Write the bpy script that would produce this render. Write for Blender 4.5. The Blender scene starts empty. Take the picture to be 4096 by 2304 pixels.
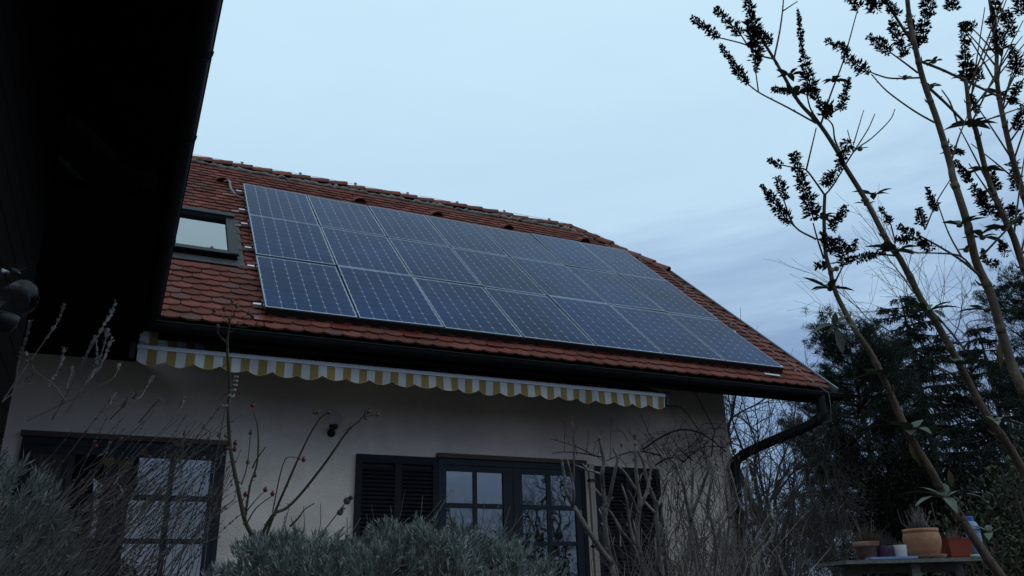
import bpy, math, random
import numpy as np
from mathutils import Vector, Matrix

random.seed(7)
RNG = np.random.default_rng(7)
SC = bpy.context.scene
COL = SC.collection

# ------------------------------------------------------------------ camera
YAW, PITCH, ROLL = math.radians(25.418), math.radians(20.874), math.radians(-1.455)
FPX = 3291.6                      # focal length in pixels of the 4096 px wide photograph
EYE = Vector((0, 0, 0.8))
_f = Vector((math.sin(YAW) * math.cos(PITCH), math.cos(YAW) * math.cos(PITCH), math.sin(PITCH)))
_r0 = Vector((math.cos(YAW), -math.sin(YAW), 0))
_u0 = _r0.cross(_f)
_r = math.cos(ROLL) * _r0 + math.sin(ROLL) * _u0
_u = -math.sin(ROLL) * _r0 + math.cos(ROLL) * _u0
cam_data = bpy.data.cameras.new('camera')
cam_data.sensor_width = 36.0
cam_data.lens = FPX / 4096 * 36.0
cam_data.clip_start = 0.05
cam_data.clip_end = 3000
cam = bpy.data.objects.new('camera', cam_data)
COL.objects.link(cam)
m = Matrix((_r, _u, -_f)).transposed().to_4x4()
m.translation = EYE
cam.matrix_world = m
SC.camera = cam

# ------------------------------------------------------------------ light
world = bpy.data.worlds.new('World')
SC.world = world
world.use_nodes = True
SUN_EL, SUN_AZ = math.radians(6), math.radians(200)
def build_world():
    nt = world.node_tree
    nt.nodes.clear()
    N = nt.nodes.new
    L = nt.links.new
    out = N('ShaderNodeOutputWorld')
    bg = N('ShaderNodeBackground')
    bg.inputs['Strength'].default_value = 0.1
    L(bg.outputs[0], out.inputs[0])
    sky = N('ShaderNodeTexSky')
    sky.sky_type = 'NISHITA'
    sky.sun_disc = False
    sky.sun_elevation = SUN_EL
    sky.sun_rotation = SUN_AZ
    tc = N('ShaderNodeTexCoord')
    sep = N('ShaderNodeSeparateXYZ')
    L(tc.outputs['Generated'], sep.inputs[0])
    # overcast evening cloud deck: darker and bluer near the horizon, pale overhead
    ramp = N('ShaderNodeValToRGB')
    e = ramp.color_ramp.elements
    e[0].position = 0.0;  e[0].color = (0.15, 0.22, 0.35, 1)
    e[1].position = 1.0;  e[1].color = (0.60, 0.85, 1.0, 1)
    for p, c in ((0.10, (0.205, 0.315, 0.51, 1)), (0.20, (0.225, 0.345, 0.57, 1)), (0.28, (0.275, 0.41, 0.63, 1)), (0.36, (0.385, 0.555, 0.77, 1)), (0.46, (0.53, 0.74, 0.92, 1)), (0.66, (0.615, 0.845, 1.0, 1))):
        k = e.new(p); k.color = c
    # soft streaks of cloud
    mp = N('ShaderNodeMapping')
    mp.inputs['Scale'].default_value = (1.3, 1.3, 6.5)
    mp.inputs['Rotation'].default_value = (0.10, -0.16, 0)
    L(tc.outputs['Generated'], mp.inputs[0])
    nz = N('ShaderNodeTexNoise')
    nz.inputs['Scale'].default_value = 1.5
    nz.inputs['Detail'].default_value = 5
    nz.inputs['Roughness'].default_value = 0.62
    nz.inputs['Distortion'].default_value = 0.5
    L(mp.outputs[0], nz.inputs['Vector'])
    sub = N('ShaderNodeMath'); sub.operation = 'SUBTRACT'; sub.inputs[1].default_value = 0.5
    L(nz.outputs['Fac'], sub.inputs[0])
    # streaks are strongest low down
    low = N('ShaderNodeMapRange')
    low.inputs['From Min'].default_value = 0.05; low.inputs['From Max'].default_value = 0.62
    low.inputs['To Min'].default_value = 0.88; low.inputs['To Max'].default_value = 0.12
    L(sep.outputs['Z'], low.inputs['Value'])
    mul = N('ShaderNodeMath'); mul.operation = 'MULTIPLY'
    L(sub.outputs[0], mul.inputs[0]); L(low.outputs[0], mul.inputs[1])
    add = N('ShaderNodeMath'); add.operation = 'ADD'
    L(sep.outputs['Z'], add.inputs[0]); L(mul.outputs[0], add.inputs[1])
    L(add.outputs[0], ramp.inputs[0])
    sc = N('ShaderNodeVectorMath'); sc.operation = 'SCALE'; sc.inputs['Scale'].default_value = 10.2
    L(ramp.outputs[0], sc.inputs[0])
    mix = N('ShaderNodeMixRGB'); mix.inputs['Fac'].default_value = 0.06
    L(sc.outputs[0], mix.inputs[1]); L(sky.outputs[0], mix.inputs[2])
    L(mix.outputs[0], bg.inputs['Color'])
build_world()
sun_d = bpy.data.lights.new('sun', 'SUN')
sun_d.energy = 0.12
sun_d.angle = math.radians(25)
sun_d.color = (1.0, 0.93, 0.85)
sun = bpy.data.objects.new('sun', sun_d)
COL.objects.link(sun)
sun.rotation_euler = (math.radians(90) - math.radians(40), 0, math.radians(35))
SC.view_settings.view_transform = 'Standard'
SC.view_settings.look = 'None'
SC.view_settings.exposure = 0
SC.view_settings.gamma = 1
SC.view_settings.use_curve_mapping = False
SC.cycles.max_bounces = 6
SC.cycles.transparent_max_bounces = 12
SC.cycles.use_denoising = True

# ------------------------------------------------------------------ placing helpers (photo pixel -> point in the place)
def ray(px, py):
    return _r * ((px - 2048) / FPX) + _u * (-(py - 1152) / FPX) + _f
def atd(px, py, d):                 # at a distance along the viewing axis
    return EYE + ray(px, py) * d
def aty(px, py, y):
    d = ray(px, py); return EYE + d * (y / d.y)
def atx(px, py, x):
    d = ray(px, py); return EYE + d * (x / d.x)
def atz(px, py, z):
    d = ray(px, py); return EYE + d * ((z - EYE.z) / d.z)

# ------------------------------------------------------------------ materials
MATS = {}
def mat(name, col, rough=0.8, var=0.25, scale=6.0, bump=0.0, bscale=None, metal=0.0, spec=0.4, rnd=0.0, isl=0.0, stretch=None, coat=0.0, col2=None, weather=None):
    if name in MATS: return MATS[name]
    M = bpy.data.materials.new(name); MATS[name] = M
    M.use_nodes = True
    nt = M.node_tree; N = nt.nodes.new; L = nt.links.new
    b = nt.nodes['Principled BSDF']
    b.inputs['Roughness'].default_value = rough
    b.inputs['Metallic'].default_value = metal
    b.inputs['Specular IOR Level'].default_value = spec
    b.inputs['Coat Weight'].default_value = coat
    tc = N('ShaderNodeTexCoord')
    src = tc.outputs['Object']
    if stretch:
        mp = N('ShaderNodeMapping'); mp.inputs['Scale'].default_value = stretch
        L(src, mp.inputs[0]); src = mp.outputs[0]
    nz = N('ShaderNodeTexNoise'); nz.inputs['Scale'].default_value = scale; nz.inputs['Detail'].default_value = 6
    nz.inputs['Roughness'].default_value = 0.6
    L(src, nz.inputs['Vector'])
    ramp = N('ShaderNodeMixRGB')
    c2 = col2 or tuple(min(1, c * (1 + var)) for c in col)
    ramp.inputs[1].default_value = (*[c * (1 - var) for c in col], 1)
    ramp.inputs[2].default_value = (*c2, 1)
    mr = N('ShaderNodeMapRange'); mr.inputs['From Min'].default_value = 0.3; mr.inputs['From Max'].default_value = 0.7
    L(nz.outputs['Fac'], mr.inputs['Value']); L(mr.outputs[0], ramp.inputs[0])
    c = ramp.outputs[0]
    for amt, kind in ((rnd, 'o'), (isl, 'i')):
        if amt:
            if kind == 'o':
                o = N('ShaderNodeObjectInfo').outputs['Random']
            else:
                o = N('ShaderNodeNewGeometry').outputs['Random Per Island']
            r2 = N('ShaderNodeMapRange'); r2.inputs['To Min'].default_value = 1 - amt; r2.inputs['To Max'].default_value = 1 + amt
            L(o, r2.inputs['Value'])
            vm = N('ShaderNodeVectorMath'); vm.operation = 'SCALE'
            L(c, vm.inputs[0]); L(r2.outputs[0], vm.inputs['Scale']); c = vm.outputs[0]
    if weather:                       # grey and dark weathering that runs over the whole surface, and odd pale pieces
        geo = N('ShaderNodeNewGeometry'); wn = N('ShaderNodeTexNoise'); wn.inputs['Scale'].default_value = 1.7; wn.inputs['Detail'].default_value = 9; wn.inputs['Roughness'].default_value = 0.7
        L(geo.outputs['Position'], wn.inputs['Vector'])
        wr = N('ShaderNodeMapRange'); wr.inputs['From Min'].default_value = 0.46; wr.inputs['From Max'].default_value = 0.72; wr.inputs['To Max'].default_value = 0.75; L(wn.outputs['Fac'], wr.inputs['Value'])
        wm_ = N('ShaderNodeMixRGB'); wm_.inputs[2].default_value = (*weather, 1); L(wr.outputs[0], wm_.inputs[0]); L(c, wm_.inputs[1]); c = wm_.outputs[0]
    if weather and (rnd or isl):
        o2 = N('ShaderNodeObjectInfo').outputs['Random'] if rnd else N('ShaderNodeNewGeometry').outputs['Random Per Island']
        od = N('ShaderNodeMath'); od.operation = 'MULTIPLY'; od.inputs[1].default_value = 37.0; L(o2, od.inputs[0])
        of = N('ShaderNodeMath'); of.operation = 'FRACT'; L(od.outputs[0], of.inputs[0])
        og = N('ShaderNodeMath'); og.operation = 'GREATER_THAN'; og.inputs[1].default_value = 0.88; L(of.outputs[0], og.inputs[0])
        oh = N('ShaderNodeMath'); oh.operation = 'MULTIPLY'; oh.inputs[1].default_value = 0.55; L(og.outputs[0], oh.inputs[0])
        om = N('ShaderNodeMixRGB'); om.inputs[2].default_value = (0.13, 0.078, 0.070, 1); L(oh.outputs[0], om.inputs[0]); L(c, om.inputs[1]); c = om.outputs[0]
    L(c, b.inputs['Base Color'])
    if bump:
        n2 = N('ShaderNodeTexNoise'); n2.inputs['Scale'].default_value = bscale or scale * 5; n2.inputs['Detail'].default_value = 6
        L(src, n2.inputs['Vector'])
        bp = N('ShaderNodeBump'); bp.inputs['Strength'].default_value = bump; bp.inputs['Distance'].default_value = 0.02
        L(n2.outputs['Fac'], bp.inputs['Height']); L(bp.outputs[0], b.inputs['Normal'])
    return M

plaster = mat('plaster', (0.78, 0.655, 0.575), 0.95, 0.14, 0.9, 0.4, 38, spec=0.1, stretch=(1, 1, 1.6), weather=(0.58, 0.49, 0.43))
tile_m = mat('clay_tile', (0.190, 0.060, 0.044), 0.9, 0.40, 7, 0.4, 60, rnd=0.26, isl=0.0, spec=0.08, weather=(0.080, 0.046, 0.037))
tile_i = mat('clay_tile_field', (0.190, 0.060, 0.044), 0.9, 0.40, 7, 0.4, 60, isl=0.26, spec=0.08, weather=(0.080, 0.046, 0.037))
ridge_m = mat('ridge_clay', (0.23, 0.078, 0.055), 0.9, 0.36, 7, 0.5, 50, rnd=0.25, spec=0.1, weather=(0.10, 0.075, 0.062))
mortar_m = mat('mortar', (0.24, 0.215, 0.19), 0.95, 0.40, 9, 0.8, 30)
redmetal = mat('red_sheet_metal', (0.165, 0.026, 0.020), 0.35, 0.12, 6, spec=0.5)
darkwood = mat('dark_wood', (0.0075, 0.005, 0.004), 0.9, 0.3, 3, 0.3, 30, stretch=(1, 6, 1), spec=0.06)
gutter_m = mat('gutter_brown', (0.010, 0.010, 0.012), 0.6, 0.25, 8, spec=0.14)
deck_m = mat('roof_underlay', (0.007, 0.005, 0.004), 0.9, 0.2, 4)
zinc = mat('zinc_strip', (0.14, 0.15, 0.16), 0.5, 0.15, 8, metal=0.5)
alu = mat('bare_aluminium', (0.62, 0.63, 0.65), 0.35, 0.06, 12, metal=0.7)
frame_m = mat('panel_frame', (0.27, 0.29, 0.34), 0.35, 0.05, 12, metal=0.6)
backsheet_m = mat('white_backsheet', (0.34, 0.39, 0.48), 0.35, 0.03, 5, spec=0.05)
blackpl = mat('black_plastic', (0.012, 0.012, 0.013), 0.5, 0.15, 10, spec=0.4)
skyframe = mat('skylight_frame', (0.016, 0.017, 0.020), 0.55, 0.15, 10, spec=0.2)
flash_m = mat('lead_flashing', (0.065, 0.060, 0.064), 0.6, 0.25, 7, spec=0.2, bump=0.2, bscale=14)
blind_m = mat('pale_blind', (0.74, 0.78, 0.80), 0.7, 0.03, 3)
winframe = mat('navy_frame', (0.011, 0.013, 0.022), 0.55, 0.2, 8, 0.15, 40, stretch=(1, 1, 0.2), spec=0.3)
shutter_m = mat('shutter_paint', (0.009, 0.010, 0.016), 0.65, 0.2, 8, 0.1, 40, spec=0.25)
lintel_m = mat('brown_lintel', (0.075, 0.045, 0.036), 0.7, 0.2, 6)
postwood = mat('pale_post', (0.30, 0.255, 0.215), 0.85, 0.2, 6, 0.3, 30, stretch=(3, 3, 0.4))
whitebar = mat('white_bar', (0.58, 0.585, 0.60), 0.45, 0.05, 4)
wire_m = mat('steel_wire', (0.20, 0.20, 0.20), 0.5, 0.15, 9, metal=0.6)
conduit_m = mat('grey_conduit', (0.22, 0.215, 0.20), 0.6, 0.12, 12)
orange_m = mat('red_cable', (0.35, 0.07, 0.03), 0.5, 0.1, 12)
soil_m = mat('ground_soil', (0.030, 0.026, 0.020), 0.95, 0.35, 1.2, 0.6, 20)
paving_m = mat('terrace_stone', (0.055, 0.052, 0.048), 0.9, 0.2, 2, 0.3, 25)
terra1 = mat('terracotta', (0.47, 0.20, 0.10), 0.85, 0.26, 7, 0.25, 40, spec=0.15, col2=(0.50, 0.27, 0.17))
terra2 = mat('old_terracotta', (0.28, 0.11, 0.075), 0.9, 0.35, 11, 0.3, 40, spec=0.15, stretch=(1, 1, 2), col2=(0.34, 0.22, 0.18))
redpl = mat('red_plastic_pot', (0.235, 0.038, 0.02), 0.5, 0.15, 6)
purple = mat('purple_glaze', (0.065, 0.027, 0.06), 0.35, 0.12, 6)
whitegl = mat('white_glaze', (0.62, 0.60, 0.59), 0.4, 0.05, 5)
trayblue = mat('blue_tray', (0.22, 0.30, 0.48), 0.45, 0.12, 12)
tablewood = mat('weathered_wood', (0.16, 0.15, 0.138), 0.9, 0.3, 4, 0.4, 20, stretch=(1, 6, 6))
bottlecap = mat('blue_cap', (0.05, 0.14, 0.50), 0.4, 0.1, 5)
bottle_m = mat('pet_bottle', (0.12, 0.22, 0.36), 0.12, 0.12, 8, spec=0.6, coat=0.4)
mint = mat('mint_plastic', (0.28, 0.50, 0.42), 0.4, 0.1, 6)
bud_bark = mat('buddleia_bark', (0.150, 0.108, 0.078), 0.85, 0.3, 30, 0.4, 120, stretch=(1, 1, 0.25))
panicle_m = mat('dry_flower', (0.050, 0.034, 0.027), 0.95, 0.35, 20, isl=0.4, spec=0.1)
bud_leaf = mat('buddleia_leaf', (0.125, 0.150, 0.110), 0.75, 0.2, 12, isl=0.35, spec=0.25)
grey_bark = mat('grey_bark', (0.21, 0.182, 0.162), 0.9, 0.3, 25, 0.4, 100)
seedpod = mat('tan_seedpod', (0.24, 0.155, 0.085), 0.9, 0.3, 20)
rose_bark = mat('rose_cane', (0.105, 0.098, 0.058), 0.8, 0.25, 25, 0.2, 80)
climb_bark = mat('climber_cane', (0.032, 0.025, 0.021), 0.9, 0.3, 20)
hip_dry = mat('dry_hip', (0.15, 0.10, 0.048), 0.8, 0.3, 25, rnd=0.25)
hip_red = mat('red_hip', (0.20, 0.016, 0.014), 0.45, 0.15, 20)
calyx_m = mat('hip_calyx', (0.03, 0.022, 0.016), 0.9, 0.2, 20)
lav_leaf = mat('lavender_leaf', (0.27, 0.295, 0.275), 0.85, 0.2, 4, isl=0.35, spec=0.2)
sage_leaf = mat('sage_leaf', (0.17, 0.18, 0.175), 0.85, 0.2, 4, isl=0.4, spec=0.2)
stalk_m = mat('dry_stalk', (0.17, 0.146, 0.13), 0.9, 0.25, 8, isl=0.3, spec=0.15)
whorl_m = mat('dry_whorl', (0.19, 0.177, 0.168), 0.95, 0.25, 10, isl=0.35, spec=0.1)
pine_leaf = mat('pine_needles', (0.020, 0.030, 0.018), 0.8, 0.2, 2, isl=0.4, spec=0.2)
spruce_leaf = mat('spruce_needles', (0.018, 0.025, 0.019), 0.8, 0.2, 2, isl=0.4, spec=0.2)
yew_leaf = mat('yew_needles', (0.0065, 0.0095, 0.0065), 0.9, 0.2, 2, isl=0.4, spec=0.05)
tree_bark = mat('tree_bark', (0.045, 0.036, 0.030), 0.95, 0.3, 8, 0.5, 30)
twig_m = mat('bare_twig', (0.05, 0.041, 0.034), 0.95, 0.3, 5, isl=0.25)
birch_m = mat('birch_twig', (0.095, 0.078, 0.065), 0.9, 0.3, 5, isl=0.25)
brown_twig = mat('brown_twig', (0.075, 0.057, 0.042), 0.95, 0.3, 5, isl=0.3)
shrub_leaf = mat('dark_shrub_leaf', (0.040, 0.044, 0.022), 0.7, 0.3, 3, isl=0.5, spec=0.25)
yellow_leaf = mat('yellowed_leaf', (0.105, 0.075, 0.028), 0.8, 0.3, 12)
clay_soil = mat('potting_soil', (0.03, 0.022, 0.017), 0.95, 0.3, 25, 0.5, 60)

def cell_material():
    M = bpy.data.materials.new('solar_cell'); M.use_nodes = True
    nt = M.node_tree; N = nt.nodes.new; L = nt.links.new
    b = nt.nodes['Principled BSDF']
    tc = N('ShaderNodeTexCoord'); sp = N('ShaderNodeSeparateXYZ'); L(tc.outputs['Object'], sp.inputs[0])
    def lines(out, period, width):
        d = N('ShaderNodeMath'); d.operation = 'DIVIDE'; d.inputs[1].default_value = period; L(out, d.inputs[0])
        f = N('ShaderNodeMath'); f.operation = 'FRACT'; L(d.outputs[0], f.inputs[0])
        s = N('ShaderNodeMath'); s.operation = 'SUBTRACT'; s.inputs[1].default_value = 0.5; L(f.outputs[0], s.inputs[0])
        a = N('ShaderNodeMath'); a.operation = 'ABSOLUTE'; L(s.outputs[0], a.inputs[0])
        g = N('ShaderNodeMath'); g.operation = 'LESS_THAN'; g.inputs[1].default_value = width / period / 2; L(a.outputs[0], g.inputs[0])
        return g.outputs[0]
    bus = lines(sp.outputs['X'], 0.0315, 0.0016)
    oi = N('ShaderNodeObjectInfo')
    base = N('ShaderNodeMixRGB'); base.inputs[1].default_value = (0.006, 0.024, 0.080, 1); base.inputs[2].default_value = (0.010, 0.032, 0.094, 1)
    L(oi.outputs['Random'], base.inputs[0])
    geo = N('ShaderNodeNewGeometry'); wn = N('ShaderNodeTexNoise'); wn.inputs['Scale'].default_value = 0.55; wn.inputs['Detail'].default_value = 3
    L(geo.outputs['Position'], wn.inputs['Vector'])
    dr = N('ShaderNodeMapRange'); dr.inputs['From Min'].default_value = 0.35; dr.inputs['From Max'].default_value = 0.65; dr.inputs['To Min'].default_value = 0.65; dr.inputs['To Max'].default_value = 1.35
    L(wn.outputs['Fac'], dr.inputs['Value'])
    bs = N('ShaderNodeVectorMath'); bs.operation = 'SCALE'; L(base.outputs[0], bs.inputs[0]); L(dr.outputs[0], bs.inputs['Scale'])
    mx = N('ShaderNodeMixRGB'); mx.inputs[2].default_value = (0.05, 0.07, 0.13, 1)
    L(bus, mx.inputs[0]); L(bs.outputs[0], mx.inputs[1])
    dn = N('ShaderNodeTexNoise'); dn.inputs['Scale'].default_value = 5.0; dn.inputs['Detail'].default_value = 6; L(geo.outputs['Position'], dn.inputs['Vector'])
    rr = N('ShaderNodeMapRange'); rr.inputs['To Min'].default_value = 0.06; rr.inputs['To Max'].default_value = 0.30; L(dn.outputs['Fac'], rr.inputs['Value']); L(rr.outputs[0], b.inputs['Roughness'])
    L(mx.outputs[0], b.inputs['Base Color'])
    b.inputs['Roughness'].default_value = 0.12
    b.inputs['IOR'].default_value = 1.5
    b.inputs['Specular IOR Level'].default_value = 0.03
    return M
cell_m = cell_material()

def pane_material(name, fac, tint, gain=1.0):
    M = bpy.data.materials.new(name); M.use_nodes = True
    nt = M.node_tree; N = nt.nodes.new; L = nt.links.new
    out = nt.nodes['Material Output']; nt.nodes.remove(nt.nodes['Principled BSDF'])
    g = N('ShaderNodeBsdfGlossy'); g.inputs['Roughness'].default_value = 0.015
    t = N('ShaderNodeBsdfTransparent'); t.inputs['Color'].default_value = (*tint, 1)
    lw = N('ShaderNodeFresnel'); lw.inputs['IOR'].default_value = 1.5
    ad = N('ShaderNodeMath'); ad.operation = 'ADD'; ad.inputs[1].default_value = fac; ad.use_clamp = True
    gn = N('ShaderNodeMath'); gn.operation = 'MULTIPLY'; gn.inputs[1].default_value = gain; L(lw.outputs[0], gn.inputs[0]); L(gn.outputs[0], ad.inputs[0])
    # slow waviness of float glass
    tc = N('ShaderNodeTexCoord'); nz = N('ShaderNodeTexNoise'); nz.inputs['Scale'].default_value = 2.2
    L(tc.outputs['Object'], nz.inputs['Vector'])
    bp = N('ShaderNodeBump'); bp.inputs['Strength'].default_value = 0.05; bp.inputs['Distance'].default_value = 0.05
    L(nz.outputs['Fac'], bp.inputs['Height']); L(bp.outputs[0], g.inputs['Normal'])
    mx = N('ShaderNodeMixShader'); L(ad.outputs[0], mx.inputs[0]); L(t.outputs[0], mx.inputs[1]); L(g.outputs[0], mx.inputs[2])
    L(mx.outputs[0], out.inputs[0])
    return M
pane_m = pane_material('window_glass', 0.24, (0.75, 0.8, 0.8))
roofpane_m = pane_material('skylight_glass', 0.30, (0.9, 0.93, 0.93))
lampglass_m = pane_material('lamp_glass', 0.015, (0.96, 0.97, 0.97), 0.25)
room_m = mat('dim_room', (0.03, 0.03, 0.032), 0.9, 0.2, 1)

def awning_material():
    M = bpy.data.materials.new('striped_fabric'); M.use_nodes = True
    nt = M.node_tree; N = nt.nodes.new; L = nt.links.new
    b = nt.nodes['Principled BSDF']; b.inputs['Roughness'].default_value = 0.85; b.inputs['Specular IOR Level'].default_value = 0.2
    tc = N('ShaderNodeTexCoord'); sp = N('ShaderNodeSeparateXYZ'); L(tc.outputs['Object'], sp.inputs[0])
    nz = N('ShaderNodeTexNoise'); nz.inputs['Scale'].default_value = 3.0; L(tc.outputs['Object'], nz.inputs['Vector'])
    d = N('ShaderNodeMath'); d.operation = 'DIVIDE'; d.inputs[1].default_value = STRIPE * 2; L(sp.outputs['X'], d.inputs[0])
    f = N('ShaderNodeMath'); f.operation = 'FRACT'; L(d.outputs[0], f.inputs[0])
    g = N('ShaderNodeMath'); g.operation = 'GREATER_THAN'; g.inputs[1].default_value = 0.5; L(f.outputs[0], g.inputs[0])
    mx = N('ShaderNodeMixRGB'); mx.inputs[1].default_value = (0.49, 0.495, 0.51, 1); mx.inputs[2].default_value = (0.275, 0.188, 0.066, 1)
    L(g.outputs[0], mx.inputs[0])
    vm = N('ShaderNodeVectorMath'); vm.operation = 'SCALE'
    mr = N('ShaderNodeMapRange'); mr.inputs['To Min'].default_value = 0.6; mr.inputs['To Max'].default_value = 1.25; L(nz.outputs['Fac'], mr.inputs['Value'])
    L(mx.outputs[0], vm.inputs[0]); L(mr.outputs[0], vm.inputs['Scale'])
    L(vm.outputs[0], b.inputs['Base Color'])
    return M
STRIPE = 0.0872
stripe_m = awning_material()

# ------------------------------------------------------------------ mesh helpers
class MB:
    def __init__(s): s.v = []; s.f = []
    def quad(s, *p):
        n = len(s.v); s.v += [tuple(q) for q in p]; s.f.append(tuple(range(n, n + len(p))))
    def box(s, lo, hi):
        x0, y0, z0 = lo; x1, y1, z1 = hi
        s.hexa([(x0, y0, z0), (x1, y0, z0), (x1, y1, z0), (x0, y1, z0)], [(x0, y0, z1), (x1, y0, z1), (x1, y1, z1), (x0, y1, z1)])
    def hexa(s, bot, top):
        n = len(s.v); k = len(bot)
        s.v += [tuple(q) for q in bot] + [tuple(q) for q in top]
        s.f.append(tuple(n + i for i in reversed(range(k)))); s.f.append(tuple(n + k + i for i in range(k)))
        for i in range(k):
            j = (i + 1) % k
            s.f.append((n + i, n + j, n + k + j, n + k + i))
    def bar(s, a, b, w, h, up=(0, 0, 1)):     # box beam from a to b, w wide, h high, centred
        a = Vector(a); b = Vector(b); d = (b - a).normalized(); up = Vector(up)
        sd = d.cross(up).normalized(); u = sd.cross(d).normalized()
        q = [(-w / 2, -h / 2), (w / 2, -h / 2), (w / 2, h / 2), (-w / 2, h / 2)]
        s.hexa([a + sd * x + u * y for x, y in q], [b + sd * x + u * y for x, y in q])
    def tube(s, pts, rad, n=6, cap=True):
        pts = [Vector(p) for p in pts]; k = len(pts)
        if not hasattr(rad, '__len__'): rad = [rad] * k
        base = len(s.v); up = Vector((0.31, 0.17, 0.93)); prev = None
        for i, p in enumerate(pts):
            d = pts[min(i + 1, k - 1)] - pts[max(i - 1, 0)]
            if d.length < 1e-9: d = Vector((0, 0, 1))
            d.normalize()
            if prev is None:
                a = d.cross(up)
                if a.length < 0.1: a = d.cross(Vector((1, 0, 0)))
            else:
                a = prev - d * prev.dot(d)
                if a.length < 1e-6: a = d.cross(up)
            a.normalize(); prev = a; b = d.cross(a)
            r = rad[i]
            for j in range(n):
                t = 2 * math.pi * j / n
                q = p + a * (math.cos(t) * r) + b * (math.sin(t) * r)
                s.v.append((q.x, q.y, q.z))
        for i in range(k - 1):
            for j in range(n):
                j2 = (j + 1) % n
                s.f.append((base + i * n + j, base + i * n + j2, base + (i + 1) * n + j2, base + (i + 1) * n + j))
        if cap:
            s.f.append(tuple(base + j for j in reversed(range(n)))); s.f.append(tuple(base + (k - 1) * n + j for j in range(n)))
    def lathe(s, prof, o=(0, 0, 0), n=24, sq=None):
        o = Vector(o); base = len(s.v)
        for r, z in prof:
            for j in range(n):
                t = 2 * math.pi * j / n
                c, q = math.cos(t), math.sin(t)
                if sq:
                    k = (abs(c) ** sq + abs(q) ** sq) ** (-1.0 / sq); c *= k; q *= k
                s.v.append((o.x + r * c, o.y + r * q, o.z + z))
        for i in range(len(prof) - 1):
            for j in range(n):
                j2 = (j + 1) % n
                s.f.append((base + i * n + j, base + i * n + j2, base + (i + 1) * n + j2, base + (i + 1) * n + j))
    def ball(s, c, r, n=8, sc=(1, 1, 1)):
        c = Vector(c); base = len(s.v); m_ = n // 2
        for i in range(m_ + 1):
            ph = math.pi * i / m_
            for j in range(n):
                t = 2 * math.pi * j / n
                s.v.append((c.x + r * sc[0] * math.sin(ph) * math.cos(t), c.y + r * sc[1] * math.sin(ph) * math.sin(t), c.z + r * sc[2] * math.cos(ph)))
        for i in range(m_):
            for j in range(n):
                j2 = (j + 1) % n
                s.f.append((base + i * n + j, base + (i + 1) * n + j, base + (i + 1) * n + j2, base + i * n + j2))
    def leaf(s, b, d, nrm, ln, w, bend=0.25):  # pointed leaf with a keel and a drooping tip
        b = Vector(b); d = Vector(d).normalized(); nrm = Vector(nrm); nrm = (nrm - d * nrm.dot(d)).normalized(); sd = d.cross(nrm)
        n0 = len(s.v); st = ((0, 0.12), (0.3, 0.85), (0.6, 0.9), (0.85, 0.45), (1.0, 0.03))
        for t, ww in st:
            c = b + d * (ln * t) - nrm * (bend * ln * t * t)
            for e in (-1, 0, 1):
                q = c + sd * (e * w * 0.5 * ww) + nrm * (abs(e) * w * 0.16 * ww)
                s.v.append((q.x, q.y, q.z))
        for i in range(len(st) - 1):
            for j in range(2):
                a = n0 + i * 3 + j
                s.f.append((a, a + 1, a + 4, a + 3))
    def mesh(s, name, m_, smooth=False):
        me = bpy.data.meshes.new(name)
        me.from_pydata(s.v, [], s.f); me.materials.append(m_)
        if smooth: me.polygons.foreach_set('use_smooth', [True] * len(me.polygons))
        me.update(); return me
    def build(s, name, m_, parent=None, smooth=False, loc=None):
        return obj(name, s.mesh(name, m_, smooth), parent, loc)
def obj(name, data, parent=None, loc=None):
    o = bpy.data.objects.new(name, data); COL.objects.link(o)
    if parent is not None: o.parent = parent
    if loc is not None: o.location = loc
    elif parent is not None and parent.type == 'EMPTY': o.matrix_parent_inverse = Matrix.Translation(-parent.location)
    return o
def tag(o, label=None, cat=None, group=None, kind=None):
    if label: o['label'] = label
    if cat: o['category'] = cat
    if group: o['group'] = group
    if kind: o['kind'] = kind
    return o
def thing(name, label, cat, loc=(0, 0, 0), group=None):
    o = bpy.data.objects.new(name, None); COL.objects.link(o); o.location = loc; o.empty_display_size = 0.1
    return tag(o, label, cat, group)
def np_mesh(name, V, m_, parent=None, k=4, kind=None):   # V: (n,k,3) separate polygons
    V = np.asarray(V, dtype=np.float32); n = V.shape[0]
    me = bpy.data.meshes.new(name)
    me.vertices.add(n * k); me.vertices.foreach_set('co', V.reshape(-1))
    me.loops.add(n * k); me.loops.foreach_set('vertex_index', np.arange(n * k, dtype=np.int32))
    me.polygons.add(n); me.polygons.foreach_set('loop_start', np.arange(0, n * k, k, dtype=np.int32))
    me.polygons.foreach_set('loop_total', np.full(n, k, dtype=np.int32))
    me.materials.append(m_); me.update(calc_edges=True); me.validate()
    o = obj(name, me, parent)
    if kind: o['kind'] = kind
    return o
def unit(a): return a / np.maximum(np.linalg.norm(a, axis=-1, keepdims=True), 1e-9)
def blades(B, D, L, W, bend=0.0):    # n narrow leaves: base, direction, length, width -> diamond quads
    n = len(B); D = unit(D); rnd = unit(RNG.normal(size=(n, 3))); S = unit(np.cross(D, rnd))
    L = np.broadcast_to(L, (n,))[:, None]; W = np.broadcast_to(W, (n,))[:, None]
    mid = B + D * L * 0.55; tip = B + D * L
    if bend: tip = tip + np.array([0, 0, -1.0]) * L * bend
    return np.stack([B, mid + S * W / 2, tip, mid - S * W / 2], axis=1)
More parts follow.
